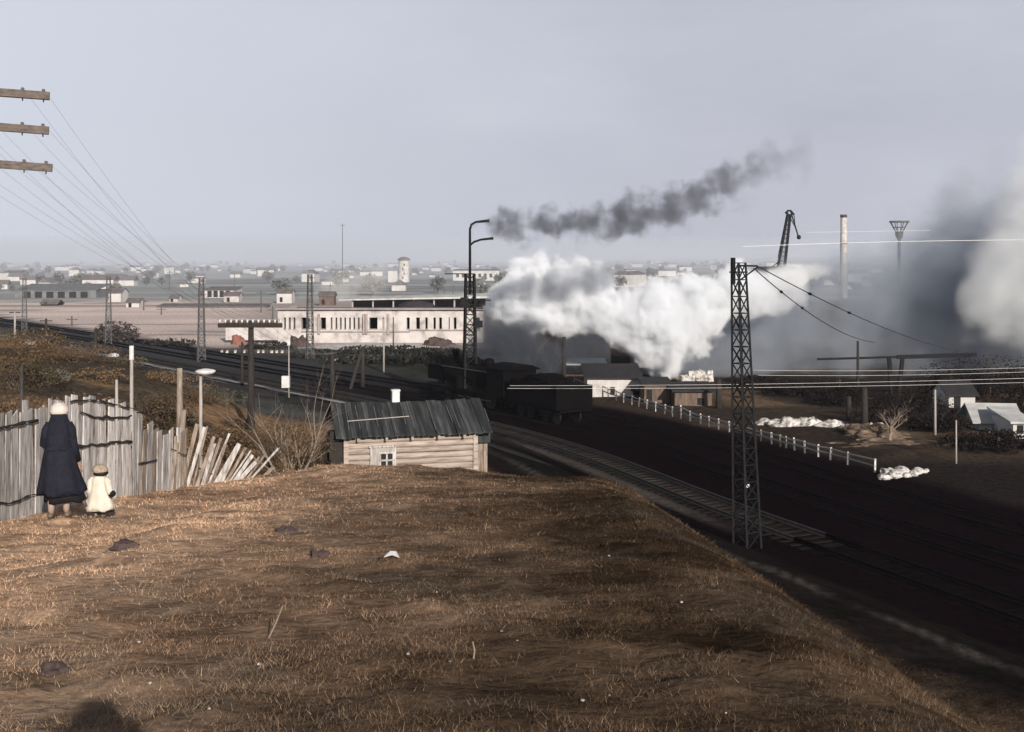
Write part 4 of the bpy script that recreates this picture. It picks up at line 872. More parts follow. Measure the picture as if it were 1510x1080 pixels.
# ------------------------------------------------------------------ buildings beyond the line
def works():
    Yw = 152.0; a = at(405, 505, Yw - 2); b = at(708, 510, Yw); L_ = b.x - a.x; zt = at(600, 456.5, Yw).z
    root = empty('ruined_works', (a.x, Yw, 0), label='long pale ruined factory with narrow window openings and spoil heaps in front', cat='factory')
    H = zt; X = lambda px: (px - 405) / F * Yw
    Z = lambda py: CAMZ - (py - HY) / F * Yw
    slots = [(414, 417, 470, 482), (421, 424, 470, 482), (428, 431, 470, 482), (440, 452, 468, 484)] + [(468, 476, 469, 485)] + [(x, x + 2.6, 470, 485) for x in (483, 490, 496.5, 503, 510, 516.5, 523, 529)] + [(540, 552, 470, 488)] + [(559.5, 562, 471, 485), (566, 568.5, 471, 485), (595, 599.5, 470, 483), (609, 614.5, 469, 485), (622.5, 626, 468, 485), (634.5, 638, 468, 485), (643, 647, 468, 480), (657, 658.5, 468, 479), (664.5, 668.5, 467, 480), (679.5, 683, 467, 479), (698, 703, 467, 478)]
    # wall as a grid of solid pieces between real openings
    m = MB(); xs = 405.0; z0, z1 = Z(485.5), Z(468.5); T = 1.0
    def blk(xa, xb, za, zb, y0=0.0, t=T): m.box(((X(xa) + X(xb)) / 2, y0 + t / 2, (za + zb) / 2), (X(xb) - X(xa), t, zb - za))
    blk(405, 708, -.4, z0); blk(405, 708, z1, H)
    prev = 405
    for x0_, x1_, _, _ in slots[1:] if False else slots:
        if x0_ > prev: blk(prev, x0_, z0, z1)
        prev = x1_
    blk(prev, 708, z0, z1)
    for xa, xb in ((405, 408), (705, 708)): blk(xa, xb, -.4, H, T, 12)
    m.build('wall', M['pale_wall'], root)
    m = MB(); m.box((X(556), T + 3.5, H * .5), (X(704) - X(409), .3, H * .9)); m.build('inner_wall', M['void'], root)
    m = MB(); m.box((X(556), 6.8, H - .35), (X(708) - X(405) - .6, 11.6, .2)); m.build('roof', M['grey_roof'], root)
    m = MB(); m.box((X(556.5), -.06, H + .07), (X(708) - X(405) + .4, 1.1, .16)); m.build('cornice', M['trim'], root)
    m = MB(); m.box((X(520), -.10, Z(489)), (X(600) - X(440), .2, .16)); m.box((X(651), -.10, Z(487)), (X(705) - X(600.5), .2, .14)); m.build('ledge', M['trim'], root)
    for xx in (466, 532, 536, 568):
        m = MB(); m.box((X(xx), -.16, Z(478)), (.24, .28, Z(463) - Z(493))); m.build('pilaster', M['trim'], root)
    for x0_, x1_, ya, yb in slots:       # arched heads and sills of the openings
        m = MB(); zc = Z(468.4)
        m.box(((X(x0_) + X(x1_)) / 2, -.03, Z(485.9)), (X(x1_) - X(x0_) + .12, .08, .07)); m.build('window', M['trim'], root)
    # low wing on the left with round-arched brick gate
    m = MB(); m.box((X(366), .6, Z(487)), (X(405) - X(328), .8, Z(473) - Z(503))); m.build('low_wing', M['pale_wall'], root)
    m = MB(); m.box((X(366), .1, Z(474.5)), (X(404) - X(327), .25, .35)); m.build('wing_coping', M['heap'], root)
works()
def heap(px, py, Y, rx, rz_, material, label, seed, name='spoil_heap', group=None, cat='heap'):
    p = at(px, py, Y); m = MB(); m.lump((0, 0, -.15), (rx, rx * .7, rz_), seed=seed, amp=.4, half=True, nu=44, nv=16, oc=6); tag(m.build(name, M[material], None, loc=(p.x, Y, gh(p.x, Y)), smooth=True), label, cat, group)
heap(646, 509, 146, 2.0, 1.35, 'heap', 'dark red-brown spoil heap against the right part of the ruined works', 1)
heap(441, 503, 146, 1.25, 1.4, 'heap', 'pointed dark spoil heap at the left end of the ruined works', 2)
heap(350, 501, 150, 1.0, 1.25, 'brick_red', 'domed reddish heap by the low pale wing', 3)
heap(667, 510, 143, 2.2, .5, 'rock', 'low grey rubble heap at the right end of the ruined works', 6)
heap(560, 508, 146, 9, .35, 'pale_wall2', 'low pale drift of rubble along the foot of the ruined works', 7)
for i in range(9):
    px = (327, 335, 347, 360, 381, 388, 401, 408, 416)[i]; p = at(px, 522, 136); m = MB(); m.box((0, 0, .15), (.28, .25, .34), jit=.05); tag(m.build('marker_stone', M['white_stone'], None, loc=(p.x, 136, gh(p.x, 136))), 'white marker stone in the row beyond the tracks', 'stone', 'white marker stones')
for i in range(12):
    px = (482, 490, 497, 506, 514, 521, 528, 536, 545, 519, 530, 556)[i]; py = 534 - i * .8 if i < 9 else 516; Y = 11 * F / (py - HY); p = at(px, py, Y); m = MB(); m.lump((0, 0, .1), (.4, .3, .25), seed=i, amp=.4); tag(m.build('rubble_block', M['white_stone'] if i % 3 else M['brick_red'], None, loc=(p.x, Y, gh(p.x, Y))), 'pale rubble block in the scatter before the ruined works', 'block', 'rubble blocks before the ruined works')
# broken low wall at the foot of the flare mast
p = at(680, 575, 100); rt = empty('broken_wall', (p.x, 100, 0), label='low broken pale wall with a brick base behind the cabin ridge', cat='wall')
m = MB(); m.box((0, 0, 1.2), (3.3, .4, .7), jit=.06); m.box((1.35, 0, .7), (.7, .42, 1.7), jit=.05); m.build('wall', M['pale_wall2'], rt); m = MB(); m.box((-.2, -.06, .6), (3.4, .5, .5), jit=.06); m.build('base', M['brick_red'], rt)

def hut(name, px0, px1, ytop, Y, depth, label, wall='pale_wall2', roof='dark_roof', rise=.7, door=None, rzv=0.0, cat='shed', base=None, gable=False, over=.25):
    a = at(px0, ytop, Y); b = at(px1, ytop, Y); wdt = b.x - a.x; x = (a.x + b.x) / 2; zg = gh(x, Y) if base is None else base
    root = empty(name, (x, Y, zg), rzv, label, cat); H = a.z - zg
    m = MB(); m.box((0, depth / 2, H / 2 - .15), (wdt, depth, H + .3))
    if gable: m.rings([[(xx, 0, H), (xx, depth, H), (xx, depth / 2, H + rise)] for xx in (-wdt / 2, wdt / 2)])
    m.build('wall', M[wall], root)
    m = MB(); e = over
    if gable:
        for s_ in (0, 1):
            y0_, y1_ = (-e, depth / 2) if s_ == 0 else (depth + e, depth / 2)
            z0_ = H - rise * e / (depth / 2)
            m.add([(-wdt / 2 - e, y0_, z0_ + .03), (wdt / 2 + e, y0_, z0_ + .03), (wdt / 2 + e, y1_, H + rise + .05), (-wdt / 2 - e, y1_, H + rise + .05), (-wdt / 2 - e, y0_, z0_ - .05), (wdt / 2 + e, y0_, z0_ - .05), (wdt / 2 + e, y1_, H + rise - .03), (-wdt / 2 - e, y1_, H + rise - .03)], [(0, 1, 2, 3), (4, 7, 6, 5), (0, 4, 5, 1), (1, 5, 6, 2), (2, 6, 7, 3), (3, 7, 4, 0)])
    else:
        m.add([(-wdt / 2 - e, -e, H + .02), (wdt / 2 + e, -e, H + .02), (wdt / 2 + e, depth + e, H + rise), (-wdt / 2 - e, depth + e, H + rise), (-wdt / 2 - e, -e, H - .1), (wdt / 2 + e, -e, H - .1), (wdt / 2 + e, depth + e, H + rise - .12), (-wdt / 2 - e, depth + e, H + rise - .12)], [(0, 1, 2, 3), (4, 7, 6, 5), (0, 4, 5, 1), (1, 5, 6, 2), (2, 6, 7, 3), (3, 7, 4, 0)])
    m.build('roof', M[roof], root)
    for d in (door or []):
        m = MB(); m.box((d[0] * wdt, -.03, d[1] * H), (d[2], .08, d[3])); m.build(d[4], M['void'], root)  # dark panels on a solid wall, interior shade held in their colour
    return root
hut('plaster_shed', 866, 944, 557, 92, 4.0, 'stained pale shed with a dark roof beside the start of the white post fence', rise=.75, door=[(-.02, .3, .35, .6, 'opening_panel'), (.36, .4, .3, .3, 'opening_panel')])
hut('low_shed', 836, 892, 537, 108, 3.5, 'low white shed in the smoke behind the stained pale shed', 'far_wall', 'white_roof', .25, base=.6)
hut('brick_shed', 829, 860, 549, 100, 3.0, 'low brown shed beside the dark pole', 'brown_wall', 'dark_roof', .25)
hut('plank_shed', 950, 988, 566, 88, 3.0, 'brown plank shed below the white steam', 'brown_wall', 'dark_roof', .2, door=[(-.3, .35, .4, 1.0, 'door')])
hut('plank_shed', 995, 1050, 576, 86, 3.0, 'low brown plank shed left of the big mast', 'brown_wall', 'dark_roof', .35, door=[(.2, .3, .5, .5, 'opening_panel')])
p = at(1028, 556, 102); rt = MB()
for k in range(7): rt.box((-1.2 + k * .4, random.uniform(-.2, .2), .55 + random.uniform(-.2, .2)), (.46, .5, 1.0 + random.uniform(-.5, .3)), jit=.15)
tag(rt.build('ruined_wall', M['white_stone'], None, loc=(p.x, 102, gh(p.x, 102) - .1)), 'ragged white ruined wall in front of the smoke, left of the big mast', 'wall')
for i, (px, py, Y, rx, rz_) in enumerate(((1128, 632, 76, .75, .42), (1160, 634, 75, 1.1, .62), (1192, 636, 75, 1.0, .62), (1225, 640, 74, .95, .5), (1252, 644, 73, .8, .36))):
    heap(px, py, Y, rx, rz_, 'white_stone', ('leftmost small', 'broad second', 'middle', 'fourth from left', 'rightmost flat')[i] + ' of the white chalky mounds beyond the white fence', 10 + i, 'white_mound', 'white mounds beyond the fence', 'mound')
m = MB(); p = at(1330, 668, 68); m.lump((0, 0, -.3), (1.9, 1.8, 1.0), seed=31, amp=.40, half=True, nu=90, nv=36, freq=2.2, oc=6); M['bank_pale'] = mat('pale_bare_earth', (.52, .45, .39), (.16, .125, .10), scale=1.8, bump=.6); M['bank'] = mat('eroded_bank', (.30, .23, .175), (.045, .033, .024), scale=1.6, bump=.6, c3=(.13, .09, .06)); tag(m.build('earth_mound', M['bank'], None, loc=(p.x - .9, 70, gh(p.x, 70) - .2), smooth=True), 'eroded brown and pale earth bank right of the white mounds', 'earth bank')
m = MB(); m.lump((0, 0, -.3), (4.2, 1.8, .45), seed=33, amp=.3, half=True, nu=90, nv=30, freq=2.2, oc=6); p = at(1345, 675, 66); tag(m.build('earth_mound', M['bank'], None, loc=(p.x, 68, gh(p.x, 68) - .1), smooth=True), 'long low tail of brown earth below the round black thicket', 'earth bank')
heap(1288, 640, 71.5, .85, .75, 'bank_pale', 'bare whitish earth face at the left end of the eroded bank', 44, 'earth_mound', None, 'earth bank')
hut('small_house', 1399, 1438, 581, 84, 3.2, 'small white-walled house with a dark doorway beneath the dark thicket', 'far_wall', 'dark_roof', .8, [(-.18, .45, .45, 1.1, 'door')], cat='house', gable=True)
hut('gabled_house', 1444, 1497, 618, 72, 3.2, 'white house with a pale sloping roof near the right edge', 'far_wall', 'white_roof', .75, None, rzv=R(-8), cat='house', gable=True, over=.45)
hut('end_hut', 1494, 1520, 622, 69, 3.0, 'pale hut with a dark window cut by the right edge', 'far_wall', 'white_roof', .5, [(-.1, .55, .35, .5, 'window')], cat='hut')
for px0, px1, py, Y in ((1390, 1420, 639, 75), (1455, 1480, 645, 71)):
    p = at((px0 + px1) / 2, py, Y); m = MB(); m.box((0, 0, .08), ((px1 - px0) / F * Y, .5, .12), jit=.03); tag(m.build('plank_stack', M['pale_pole'], None, loc=(p.x, Y, gh(p.x, Y))), 'pale planks lying on dark ground ' + ('under the small white house' if px0 == 1390 else 'under the white gabled house'), 'planks')

# long canopy behind the works, water tower, far buildings
Yc = 225.0; a = at(514, 441, Yc); b = at(738, 431, Yc); rt = empty('canopy', (a.x, Yc, 0), label='long flat white canopy roof behind the ruined works', cat='canopy')
L_ = b.x - a.x; zc = at(600, 438, Yc).z; m = MB()
m.add([(-1.5, -2.5, zc - .45), (L_, -2.5, zc + .25), (L_, 3, zc + .75), (0, 3, zc - .1), (-1.5, -2.5, zc - .65), (L_, -2.5, zc - .15), (L_, 3, zc + .45), (0, 3, zc - .3)], [(0, 1, 2, 3), (4, 7, 6, 5), (0, 4, 5, 1), (1, 5, 6, 2), (2, 6, 7, 3), (3, 7, 4, 0)]); m.build('roof', M['white_roof'], rt)
m = MB(); m.box((L_ * .5, 2.6, zc * .5), (L_ * .96, .2, zc - .4)); m.build('underside_shade', M['dark_roof'], rt)  # dark sheet stands in for the shade beneath the canopy
for k in range(8): m = MB(); m.box((1.0 + k * (L_ - 2) / 7, -1.5, zc / 2 - .2), (.28, .28, zc - .3)); m.build('post', M['pale_pole'], rt)
p = at(617, 450, 215); m = MB(); m.lump((0, 0, 0), (3.4, 2, 1.3), seed=8, amp=.1, half=True); tag(m.build('tarpaulin_roof', M['dark_roof'], None, loc=(p.x, 212, at(0, 452, 212).z - .2), smooth=True), 'rounded dark roof showing above the ruined works', 'roof')
Yt = 560.0; p = at(595.5, 415, Yt); rt = empty('water_tower', (p.x, Yt, gh(p.x, Yt)), label='round pale water tower above the hazy plain', cat='water tower'); zt = at(0, 384, Yt).z - rt.location.z
m = MB(); m.lathe([(-1, 2.7), (zt * .97, 2.55), (zt, 2.6)], (0, 0, 0), 20); m.build('shaft', M['pale_wall2'], rt, smooth=False)
m = MB(); m.lathe([(zt, 3.1), (zt + .5, 3.1), (zt + 1.4, 1.8), (zt + 1.7, .3)], (0, 0, 0), 20); m.build('cap', M['far_roof'], rt)
for k in range(4): m = MB(); m.box((.6 * (k % 2) - .2, -2.66, zt * (.2 + .2 * k)), (.5, .3, 1.0)); m.build('window', M['void'], rt)
m = MB(); m.box((-5.2, 0, 2.6), (4.5, 4, 5.8)); m.build('annex', M['far_wall'], rt)
hut('long_white_building', 668, 736, 399, 600, 10, 'long white building on the plain behind the canopy', 'far_wall', 'far_roof', .6, cat='building', door=[(-.4 + .12 * k, .5, 1.4, 2.0, 'window') for k in range(7)])
hut('long_grey_shed', 22, 142, 428, 330, 12, 'long low grey shed on the sand at the far left', 'grey_roof', 'grey_roof', 1.6, cat='shed', door=[(-.35 + .14 * k, .35, 2.0, 2.0, 'opening_panel') for k in range(6)])
hut('low_white_building', 160, 178, 432, 300, 6, 'small white building beside the long grey shed', 'far_wall', 'far_roof', 1.2, cat='building', gable=True)
hut('low_dark_shed', 232, 392, 452, 262, 5, 'long low dark shed roof on the sand behind the T-shaped pole', 'grey_roof', 'far_roof', .5, cat='shed')
hut('sand_works', 300, 345, 428, 330, 10, 'pale tall works building behind the red-brown mast', 'pale_wall', 'far_roof', .8, cat='building', door=[(-.3 + .2 * k, .5, 1.2, 1.8, 'window') for k in range(4)])
# crane, chimney and funnel tower beyond the smoke
Yk = 250.0; kb = at(1140, 470, Yk); rt = empty('jib_crane', (kb.x, Yk, gh(kb.x, Yk)), label='tall dockyard crane with a hanging jib against the sky', cat='crane'); K = lambda px, py: at(px, py, Yk) - rt.location
m = MB()
for dx, dy in ((-1, 0), (1, 0)):
    for yy in (-.6, .6): m.bar(K(1152 + dx * 5, 395) + Vector((0, yy, 0)), K(1163.5 + dx * 2, 316) + Vector((0, yy, 0)), .28)
pa, pb = K(1147, 395), K(1161.5, 316); pc, pd = K(1157, 395), K(1165.5, 316)
for k in range(12): t = k / 12; t2 = (k + 1) / 12; m.bar(pa.lerp(pb, t), pc.lerp(pd, t2), .13); m.bar(pc.lerp(pd, t), pa.lerp(pb, t2), .13); m.bar(pa.lerp(pb, t), pc.lerp(pd, t), .14)
m.build('boom', M['iron'], rt)
m = MB(); m.bar(K(1162, 316), K(1160, 313), .35); m.tube([K(1158, 315), K(1162, 311), K(1166, 311), K(1171, 317)], .22, 8); m.build('head', M['iron'], rt)
m = MB(); m.bar(K(1166, 312), K(1177.5, 350), .26); m.bar(K(1163, 317), K(1175, 340), .16); m.bar(K(1171, 317), K(1173, 338), .14); m.lump(K(1178, 350), (.45, .45, .5), seed=2, amp=.1); m.build('jib', M['iron'], rt)
m = MB(); m.bar(K(1148, 395), K(1130, 404), .22); m.bar(K(1157, 395), K(1162, 404), .3); m.bar(K(1160, 315), K(1147, 380), .1); m.box(K(1143, 408), (8, 4, 4.2), jit=.3); m.bar(K(1125, 404), K(1150, 385), .2); m.build('machine_house', M['iron'], rt)
for px in (1118, 1165): m = MB(); m.bar(K(px, 415), Vector((K(px, 415).x, 0, 0)), .9); m.build('gantry_leg', M['iron'], rt)
Yh = 330.0; p = at(1244, 420, Yh); rt = empty('factory_chimney', (p.x, Yh, gh(p.x, Yh)), label='plain pale factory chimney right of the crane', cat='chimney'); zt = at(0, 317, Yh).z - rt.location.z
m = MB(); m.lathe([(-1, 1.15), (zt - 1.0, .86), (zt, .86)], (0, 0, 0), 18); m.build('stack', M['pale_wall2'], rt, smooth=True); m = MB(); m.lathe([(zt - .8, .95), (zt + .05, .97)], (0, 0, 0), 18); m.build('rim', M['heap'], rt, smooth=True)
m = MB(); m.lathe([(zt - 8.4, 1.02), (zt - 8.1, 1.02)], (0, 0, 0), 18); m.build('band', M['heap'], rt)
p = at(1326, 420, 300); rt = empty('funnel_tower', (p.x, 300, gh(p.x, 300)), label='funnel-shaped lattice tower on a stalk, right of the chimney', cat='tower'); Z = lambda py: at(0, py, 300).z - rt.location.z
m = MB(); m.lathe([(-1, .45), (Z(352), .42)], (0, 0, 0), 10); m.build('stalk', M['grey_iron'], rt)
m = MB(); m.lathe([(Z(353), .5), (Z(349), .9), (Z(343), 1.05), (Z(342), .9)], (0, 0, 0), 14); m.build('bowl', M['grey_iron'], rt)
m = MB()
for k in range(8): a = 2 * math.pi * k / 8 + .2; m.bar((.85 * math.cos(a), .85 * math.sin(a), Z(343)), (2.3 * math.cos(a), 2.3 * math.sin(a), Z(328)), .16)
m.build('struts', M['grey_iron'], rt)
m = MB(); m.lathe([(Z(328.5), 2.2), (Z(328.5), 2.5), (Z(326), 2.5), (Z(326), 2.2)], (0, 0, 0), 18); m.lathe([(Z(336), 1.5), (Z(335), 1.62)], (0, 0, 0), 14); m.build('ring', M['grey_iron'], rt)

for i, (px, ya, Y) in enumerate(((106, 466, 190), (212, 440, 250), (238, 452, 230), (385, 428, 240), (402, 452, 190), (505, 330, 420), (487, 418, 300), (640, 420, 280), (655, 424, 300), (668, 420, 320), (346, 402, 420), (250, 400, 420), (730, 405, 300))):
    t_ = at(px, ya, Y); z_ = gh(t_.x, Y); m = MB(); hh_ = t_.z - z_; m.tube([(0, 0, -.3), (0, 0, hh_)], [.16, .11], 6); m.bar((-.9, 0, hh_ - .6), (.9, 0, hh_ - .6), .14)
    tag(m.build('far_pole', M['grey_iron'], None, loc=(t_.x, Y, z_)), 'thin grey pole standing far off on the pale plain', 'pole', 'far poles on the plain')
for i, (xa, xb, yt, Y, lb) in enumerate(((60, 84, 448, 275, 'tiny dark shed on the sand left of centre-left'), (186, 205, 446, 265, 'small pale hut on the sand between the first two far masts'), (250, 262, 440, 300, 'narrow pale hut beside the low dark shed'), (330, 352, 436, 300, 'pale hut right of the red-brown mast top'), (408, 430, 432, 290, 'low pale hut above the pale factory left end'), (470, 492, 436, 275, 'low hut behind the pale factory left part'))):
    hut('sand_hut', xa, xb, yt, Y, 4, lb, ('dark_roof', 'far_wall', 'pale_wall', 'pale_wall', 'far_wall', 'brown_wall')[i], 'far_roof', .9, [(-.2, .35, .7, 1.2, 'door')], cat='hut', gable=True)
# the hazy town: small houses and trees
def house_proto(w_, d_, h_, r_):
    m = MB(); m.box((0, 0, h_ / 2 - .5), (w_, d_, h_ + 1)); a = m; root = empty('far_house', (0, 0, 0)); a.build('wall', M['far_wall'], root)
    m = MB(); e = .5; m.rings([[(x, -d_ / 2 - e, h_ - .2), (x, d_ / 2 + e, h_ - .2), (x, 0, h_ + r_)] for x in (-w_ / 2 - e, w_ / 2 + e)]); m.build('roof', M['far_roof'], root); return root
protos = [house_proto(9, 7, 3.2, 2.4), house_proto(14, 8, 5.5, 2.0), house_proto(22, 9, 6.5, 1.5)]
rs = random.Random(5); used = [False] * 3
for i in range(280):
    Y = 400 * (7.5 ** (rs.random() ** .8)); px = rs.uniform(-20, 1540)
    if 560 < px < 650 and 420 < Y < 640: continue
    x = (px - CX) / F * Y; q = rs.choice((0, 0, 0, 1, 1, 2)); o = protos[q] if not used[q] else copy_tree(protos[q]); used[q] = True
    o.location = (x, Y, gh(x, Y)); o.scale = (rs.uniform(.35, .8),) * 3; o.rotation_euler = (0, 0, rs.uniform(-.5, .5) + (math.pi / 2 if rs.random() < .3 else 0)); tag(o, 'tiny pale house in the hazy town on the plain', 'house', 'houses of the hazy town')
def tree_proto(seed):
    root = empty('far_tree', (0, 0, 0)); m = MB(); m.tube([(0, 0, -.5), (.1, 0, 2.5)], [.25, .18], 6); m.build('trunk', M['bark'], root)
    leaf_cloud(420, (2.6, 2.6, 2.6), .45, (.20, .20, .185), (.11, .112, .108), seed, root, 'crown', base=3.6, clump=.6); return root  # crown colours paled in place of haze
tps = [tree_proto(300 + k) for k in range(4)]; usedt = [False] * 4
for i in range(240):
    Y = 330 * (7.0 ** rs.random()); px = rs.uniform(-20, 1540); x = (px - CX) / F * Y; q = rs.randrange(4)
    o = tps[q] if not usedt[q] else copy_tree(tps[q]); usedt[q] = True; s_ = rs.uniform(.35, .85) * (1 + Y / 2500)
    o.location = (x, Y, gh(x, Y)); o.scale = (s_ * rs.uniform(.9, 1.7), s_, s_); o.rotation_euler = (0, 0, rs.uniform(0, 6.2)); tag(o, 'small grey tree in the hazy town on the plain', 'tree', 'trees of the hazy town')

# more scrub over the slope behind the fence
rq = random.Random(12)
for i, (px, Y) in enumerate(((20, 42), (70, 52), (110, 60), (150, 55), (185, 62), (205, 48), (240, 60), (262, 52), (285, 58), (300, 46), (318, 60), (345, 56), (420, 58), (440, 52), (55, 66), (130, 72), (15, 74), (235, 70), (275, 68), (310, 72), (95, 40), (170, 42))):
    x = (px - CX) / F * Y; hh = rq.uniform(.55, 1.25); root = empty('scrub_bush', (x, Y, gh(x, Y)), label='low twiggy brown scrub on the slope between the fence and the tracks', cat='bush', group='low scrub on the slope behind the fence')
    m = MB()
    for k in range(6): a = rq.uniform(0, 6.28); branch(m, Vector((rq.uniform(-.4, .4), rq.uniform(-.2, .2), -.1)), Vector((math.cos(a) * .5, math.sin(a) * .5, 1)).normalized(), hh * .6, .02, 2, rq)
    m.build('branches', M['bark'], root); leaf_cloud(1300, (hh * 1.9, hh * 1.1, hh * .55), .05, ((.23, .15, .085), (.14, .12, .075), (.13, .085, .055))[i % 3], (.06, .043, .028), 400 + i, root, base=hh * .3)
# the pale path beside the nearest track, on the far stretch
mb = []; fcs = []
pd = np.arange(D47 + 44, D47 + 190, 1.5)
for i, d in enumerate(pd):
    wv_ = .55 + .25 * math.sin(d * .7) * math.sin(d * .23)
    for q in (-3.3 - wv_, -3.3 + wv_): p_, _ = along(d, q); mb.append((p_[0], p_[1], gh(p_[0], p_[1]) + .22))
    if i: fcs.append((2 * i - 2, 2 * i - 1, 2 * i + 1, 2 * i))
M['path'] = mat('pale_trodden_cinder', (.40, .385, .38), (.20, .19, .19), scale=.8, bump=.3)
tag(np_mesh('path', mb, fcs, M['path']), 'pale trodden path beside the nearest track', 'path', kind='structure')
# ------------------------------------------------------------------ litter on the hill
def on_hill(px, py, y0=4):
    for Y in np.arange(y0, 160, .1):
        q = at(px, py, Y)
        if q.z < gh(q.x, Y): return q.x, Y, gh(q.x, Y)
    return q.x, Y, gh(q.x, Y)
x, y, z = on_hill(84, 560, 22); m = MB(); m.lump((0, 0, .05), (.62, .5, .42), seed=9, amp=.18, nu=28, nv=16, oc=2); tag(m.build('boulder', M['rock'], None, loc=(x, y, z), smooth=True), 'pale grey boulder in the brush above the fence', 'boulder')
for px, py, r_, lb in ((166, 526, .85, 'ragged white chalky patch of stone below the far tracks, above the fence'), (42, 508, .6, 'white stone slab near the left edge beside the tracks')):
    x, y, z = on_hill(px, py, 30); m = MB(); m.lump((0, 0, -.05), (r_, r_ * .7, r_ * .38), seed=px, amp=.5, nu=24, nv=10, oc=4); tag(m.build('white_stone', M['white_stone'], None, loc=(x, y, z)), lb, 'stone')  # white film marks modelled as stones
x, y, z = on_hill(576, 833); m = MB()
m.add([(-.07, -.03, .03), (.02, -.05, .06), (.09, 0, .02), (.05, .06, .07), (-.05, .05, .05), (0, 0, .09)], [(0, 1, 5), (1, 2, 5), (2, 3, 5), (3, 4, 5), (4, 0, 5)])
tag(m.build('paper_scrap', M['white_paint'], None, loc=(x, y, z)), 'crumpled white paper scrap lying on the dry grass', 'paper')
for k, (xa, ya, xb, yb, lb) in enumerate(((394, 945, 416, 895, 'thin pale dry stalk standing in the grass left of centre'), (698, 975, 697, 948, 'short bleached stick upright in the foreground grass'), (1000, 905, 980, 945, 'thin dry stalk in the grass on the right'))):
    x, y, z = on_hill(xa, ya); e = at(xb, yb, y); m = MB(); m.tube([(x, y, z - .02), ((x + e.x) / 2 + .01, y, (z + e.z) / 2), (e.x, y + .02, e.z)], [.006, .006, .004], 6); tag(m.build('dry_stalk', M['pale_bark'], None, origin=(x, y, z)), lb, 'stalk')
for k, (px, py, r, lb) in enumerate(((423, 787, .10, 'dark clod beyond the middle of the grassy hill'), (185, 810, .13, 'dark clod at the left of the hill, right below the child'), (472, 822, .08, 'small dark clod left of the white paper'), (75, 998, .07, 'dark clod low at the left edge'))):
    x, y, z = on_hill(px, py); m = MB(); m.lump((0, 0, .01), (r * 1.3, r, r * .7), seed=k, amp=.6); tag(m.build('earth_clod', M['heap'], None, loc=(x, y, z)), lb, 'clod')
r2 = random.Random(3)
for i in range(26):
    px, py = r2.uniform(20, 1250), r2.uniform(760, 1060); k = (px - CX) / F
    if py < 700 + max(0, (px - 800)) * .72 + 20: continue
    x, y, z = on_hill(px, py); r = r2.uniform(.005, .011); m = MB(); m.lump((0, 0, r * .5), (r * 1.2, r, r * .7), seed=i, amp=.4, nu=8, nv=5); tag(m.build('pebble', M['white_stone'] if i % 2 else M['rock'], None, loc=(x, y, z + .01)), 'tiny pale pebble lying in the dry grass', 'pebble', 'pebbles in the grass')

